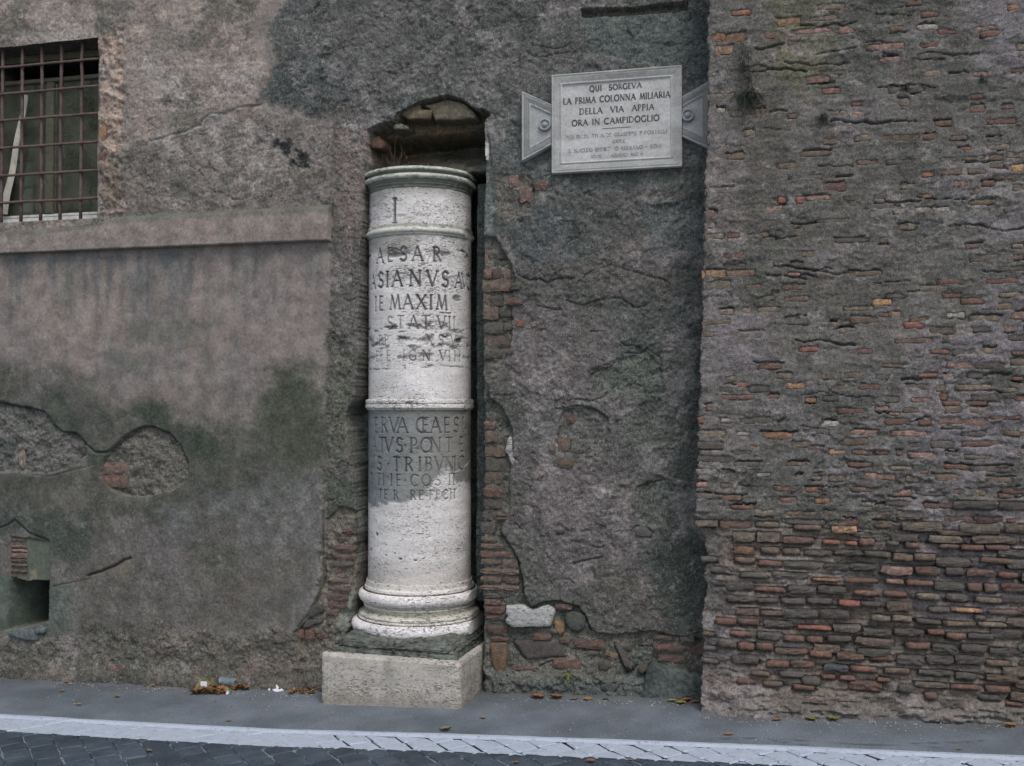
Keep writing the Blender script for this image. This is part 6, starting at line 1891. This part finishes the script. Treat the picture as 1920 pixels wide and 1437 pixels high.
# crushed cup, bag, paper
def crumple(name, pts, seed, m, thick, top, color=None, sub=3, jit=.006):
    """closed crumpled shell over an outline on the ground"""
    rs = np.random.RandomState(seed)
    P_ = np.array(pts, float); c_ = P_.mean(0)
    V, F = [], []
    Q = []
    for a, b in zip(P_, np.roll(P_, -1, 0)):
        for i in range(sub): Q.append(a + (b - a) * i / sub + rs.normal(size=2) * jit * .5)
    n_ = len(Q)
    for sc, h in ((1, 0), (1.0, thick * .4), (.8, thick * .9), (.5, top), (.2, top * .9)):
        for q in Q:
            p = c_ + (q - c_) * sc
            V.append((p[0] + rs.normal() * jit * .6, p[1] + rs.normal() * jit * .6, float(gz(p[0])) + .003 + max(0, h + (rs.normal() * jit if sc < 1 else 0))))
    V.append((c_[0], c_[1], float(gz(c_[0])) + top))
    for r_ in range(4):
        for k in range(n_): F.append((r_ * n_ + k, r_ * n_ + (k + 1) % n_, (r_ + 1) * n_ + (k + 1) % n_, (r_ + 1) * n_ + k))
    for k in range(n_): F.append((4 * n_ + k, 4 * n_ + (k + 1) % n_, 5 * n_))
    return link(name, py_mesh(name, V, F), m, None, False)
def gp(*l): return [onG(a, b)[:2] for a, b in l]
M_BAG = plain('olive_paper', srgb((98, 92, 64)), .8, .2, .2, 60)
M_WHT = plain('white_paper', srgb((196, 196, 204)), .8, .2, .05, 60)
M_BROWNP = plain('brown_scraps', srgb((132, 84, 46)), .85, .2, .4, 120)
m_, t_, b_ = mat('cloudy_plastic', .25, .5)
b_.inputs['Base Color'].default_value = (*[float(q) for q in srgb((112, 124, 132))], 1)
b_.inputs['Alpha'].default_value = .75
M_PLAS = m_
BAG = crumple('paper_bag', gp((358, 1300), (372, 1285), (392, 1278), (412, 1280), (413, 1293), (400, 1299), (380, 1302)), 5, M_BAG, .02, .060)
tag(BAG, 'crushed olive-brown paper wrapper lying at the foot of the plaster wall', 'litter')
lx_, ly_, lz_ = onG(380, 1299)
lab = box('wrapper_label', lx_ - .022, lx_ + .020, ly_ + .010, ly_ + .018, lz_ + .006, lz_ + .060, M_WHT, None, .002)
lab.rotation_euler = (0, 0, 0)
lab.parent = BAG; lab.matrix_parent_inverse = Matrix.Identity(4)
# plastic cup on its side
def cup():
    a = np.array(onG(414, 1291)); rs = np.random.RandomState(8)
    V, F = [], []
    n_ = 18
    for i in range(7):
        t2 = i / 6
        r_ = .031 + .014 * t2
        for k in range(n_):
            an = 2 * math.pi * k / n_
            V.append((a[0] - .01 + .115 * t2 + rs.normal() * .004, a[1] + r_ * math.cos(an) + .02, a[2] + .040 + r_ * .9 * math.sin(an) * (1 - .45 * max(0, math.sin(an + .6))) + rs.normal() * .0045))
    for i in range(6):
        for k in range(n_): F.append((i * n_ + k, i * n_ + (k + 1) % n_, (i + 1) * n_ + (k + 1) % n_, (i + 1) * n_ + k))
    F.append(tuple(range(n_)))
    return py_mesh('plastic_cup', V, F)
CUP = link('plastic_cup', cup(), M_PLAS, None)
tag(CUP, 'crumpled cloudy plastic cup on its side in the litter heap', 'plastic cup')
ME_ = crumple('paper_scrap', gp((502, 1289), (506, 1286), (520, 1288), (534, 1293), (536, 1296), (528, 1298), (512, 1298), (508, 1295), (503, 1297)), 9, M_WHT, .014, .034, jit=.004)
tag(ME_, 'crumpled white paper scrap on the pavement between litter heap and plinth', 'paper scrap')
GS = crumple('green_wrapper', gp((424, 1302), (430, 1294), (436, 1292), (440, 1297), (432, 1302)), 10, plain('green_foil', srgb((70, 110, 84)), .5, .4, .1, 60), .006, .014, jit=.003)
tag(GS, 'small green and white wrapper lying before the plastic cup', 'wrapper')
w2 = crumple('white_corner', gp((423, 1303), (426, 1300), (431, 1300), (428, 1303)), 11, M_WHT, .008, .016, jit=.001, sub=2)
w2.parent = GS; w2.matrix_parent_inverse = Matrix.Identity(4)
# brown leaf scraps round the heap: uncountable
V, F = [], []
for k in range(190):
    if k < 90: x, y, z = onG(RS.uniform(360, 424), RS.uniform(1294, 1303))
    elif k < 165: x, y, z = onG(RS.uniform(436, 470), RS.uniform(1284, 1296))
    else: x, y, z = onG(RS.uniform(540, 598), RS.uniform(1288, 1303))
    v_, f_ = leaf_mesh(400 + k % 7, RS.uniform(.2, .8))
    L = RS.uniform(.02, .055); a = RS.uniform(0, 6.3); tl = RS.uniform(-.5, .5)
    i0 = len(V)
    for q in v_:
        xx_, yy_, zz_ = q[0] * L, q[1] * L, q[2] * L + abs(tl) * L * .3 + q[0] * L * tl
        V.append((x + xx_ * math.cos(a) - yy_ * math.sin(a), y + xx_ * math.sin(a) + yy_ * math.cos(a), float(gz(x)) + .004 + zz_ + RS.uniform(0, .012)))
    F += [tuple(q + i0 for q in f) for f in f_]
tag(link('leaf_litter', py_mesh('leaf_litter', V, F), plain('leaf_litter_brown', srgb((108, 80, 54)), .9, .15, .5, 30), None), 'brown broken leaves and crumbs strewn round the litter at the wall foot', 'leaf litter', None, 'stuff')
# grit along the wall foot
V, F = [], []
for k in range(800):
    px = RS.uniform(-20, 1940)
    x, y, z = onG(px, 1330)
    base_y = (-.32 if x > -.30 else -.10)
    y = base_y - abs(RS.normal()) * (.06 if RS.rand() < .7 else .25)
    if y < YSTR0: continue
    s_ = RS.uniform(.002, .0065)
    i0 = len(V)
    for q in ((1, 0, 0), (-.5, .8, 0), (-.6, -.7, 0), (0, 0, .9), (.2, .1, -.3)):
        V.append((x + q[0] * s_ * RS.uniform(.7, 1.2), y + q[1] * s_, float(gz(x)) + .004 + q[2] * s_))
    F += [tuple(i0 + q for q in f) for f in ((0, 1, 3), (1, 2, 3), (2, 0, 3), (0, 4, 1), (1, 4, 2), (2, 4, 0))]
tag(link('grit', py_mesh('grit', V, F), plain('grit_stone', srgb((128, 124, 118)), .9, .2, .3, 30), None, False), 'loose grit and crumbs of mortar scattered along the wall foot', 'grit', None, 'stuff')

# ================================================================== DRY WEEDS
def strands(name, roots, n_, L0, L1, spread, droop, m, seed, wdt=.0016, up=0.0, out=.5):
    rs = np.random.RandomState(seed)
    V, F = [], []
    for _ in range(n_):
        r_ = np.array(roots[rs.randint(len(roots))], float) + rs.normal(size=3) * np.array([spread, .004, spread])
        d = np.array([rs.normal() * .5, -abs(rs.normal()) * out, up + rs.normal() * .4]); d /= np.linalg.norm(d)
        L = rs.uniform(L0, L1); k_ = 7
        p = r_.copy(); w_ = wdt * rs.uniform(.6, 1.3)
        i0 = len(V)
        for i in range(k_ + 1):
            t2 = i / k_
            ww = w_ * (1 - .7 * t2)
            V += [(p[0] - ww, p[1], p[2]), (p[0] + ww * .5, p[1] - ww, p[2]), (p[0] + ww * .5, p[1] + ww, p[2])]
            d = d + np.array([rs.normal() * .22, rs.normal() * .1, droop * (.25 + t2)]) 
            d /= np.linalg.norm(d)
            p = p + d * L / k_
        for i in range(k_):
            for q in range(3):
                a, b = i0 + i * 3 + q, i0 + i * 3 + (q + 1) % 3
                F.append((a, b, b + 3, a + 3))
    return link(name, py_mesh(name, V, F), m, None)
def yb(px, py):
    x, z = onY(px, py, YB)
    i_ = min(len(xs2) - 1, np.searchsorted(xs2, x)); j_ = min(len(zs2) - 1, np.searchsorted(zs2, z))
    return (x, float(Y2[j_, i_]), z)
M_DRY = plain('dry_dark_weed', srgb((50, 54, 48)), .9, .1, .4, 40)
M_GRN = plain('small_green_weed', srgb((52, 70, 50)), .8, .2, .4, 40)
M_STR = plain('straw', srgb((122, 114, 92)), .8, .2, .3, 40)
g_ = 'dry weeds hanging from the brick wall'
tag(strands('wall_weed', [yb(1396 + 6 * math.sin(k), 88 + k * 7) for k in range(10)], 80, .04, .10, .009, -.7, M_DRY, 1, .0018), 'upper dark strands of dry weed trailing down the brick wall', 'weed', g_)
tag(strands('wall_weed', [yb(1404, 172), yb(1410, 178), yb(1418, 182), yb(1400, 180)], 130, .05, .13, .012, -.6, M_DRY, 2, .0020), 'thick dark tuft of dry weed hanging from the brick wall', 'weed', g_)
tag(strands('wall_weed', [yb(1545, 214), yb(1543, 220)], 45, .03, .08, .006, -.9, M_DRY, 3, .0013), 'thin dry weed below a brick, right of the thick dark tuft', 'weed', g_)
tag(strands('wall_weed', [yb(1695, 160), yb(1698, 164)], 70, .02, .05, .007, -.2, M_GRN, 4, .002), 'small dark green weed in a crevice high on the brick wall', 'weed', g_)
tag(strands('wall_weed', [yb(1842, 148)], 30, .015, .035, .006, -.3, M_GRN, 5, .002), 'tiny green sprout near the right edge of the brick wall', 'weed', g_)
ztop = cz(311) + .004
tag(strands('dry_grass', [(CX + a, CY - b, ztop) for a, b in ((-.10, .22), (-.06, .20), (-.13, .18), (.16, .2), (.18, .16), (.02, .24), (.08, .18), (.2, .1))], 90, .02, .07, .03, -.10, M_STR, 6, .0009, 1.4, .25), 'dry straw-coloured grass growing on top of the milestone column', 'grass tuft')
tag(strands('dry_grass', [(CX - .09, CY - .2, ztop), (CX - .07, CY - .2, ztop)], 8, .16, .22, .012, -.12, M_STR, 7, .0009, 2.6, .15), 'few tall thin grass stalks rising at left on the column top', 'grass tuft')
x_, y_, z_ = onG(1070, 1300)
tag(strands('wall_weed', [(onY(1068, 1262)[0], -.05, onY(1068, 1262)[1])], 26, .02, .06, .008, -.3, plain('yellow_green_weed', srgb((120, 122, 60)), .8, .2, .4, 40), 8, .002, .3), 'small yellow-green weed in the rubble under the red bricks', 'weed')
# clods of earth on the column top

# ================================================================== STREET TREE ACROSS THE ROAD (mirrored in the window pane)
TR = empty('street_tree', (-12.3, -10.0, float(gz(-12.3))), 'leafy green street tree across the road, mirrored in the window glass', 'tree')
V, F = tube((-12.3, -10.0, -.5), (-12.2, -9.9, 4.6), .20, 10, .02)
for q in ((-13.2, -10.4, 6.6), (-11.4, -9.8, 6.8), (-12.4, -10.8, 7.2)):
    v_, f_ = tube((-12.2, -9.9, 4.3), q, .08, 7, .03)
    F += [tuple(i + len(V) for i in f) for f in f_]; V += v_
link('trunk', py_mesh('trunk', V, F), plain('bark', (.09, .07, .05), .9, .1), TR)
rs = np.random.RandomState(5)
cl = rs.normal(size=(70, 3)); cl /= np.linalg.norm(cl, axis=1)[:, None]
cl = cl * (rs.rand(70, 1) ** .4) * np.array([2.7, 2.0, 2.6]) + np.array([-12.3, -10.0, 6.4])
n_ = 9000
c0 = cl[rs.randint(70, size=n_)] + rs.normal(size=(n_, 3)) * .38
a = rs.normal(size=(n_, 3)); a /= np.linalg.norm(a, axis=1)[:, None]
b = np.cross(a, rs.normal(size=(n_, 3))); b /= np.linalg.norm(b, axis=1)[:, None]
sz = rs.uniform(.05, .10, (n_, 1))
V = np.stack([c0 - a * sz, c0 + b * sz * .5, c0 + a * sz, c0 - b * sz * .5], 1).reshape(-1, 3)
F = np.arange(n_ * 4).reshape(-1, 4)
crown = raw_mesh('crown', V, F)
link('crown', crown, plain('tree_leaf', (.10, .12, .03), .6, .3, .4, 4, 0), TR, False)
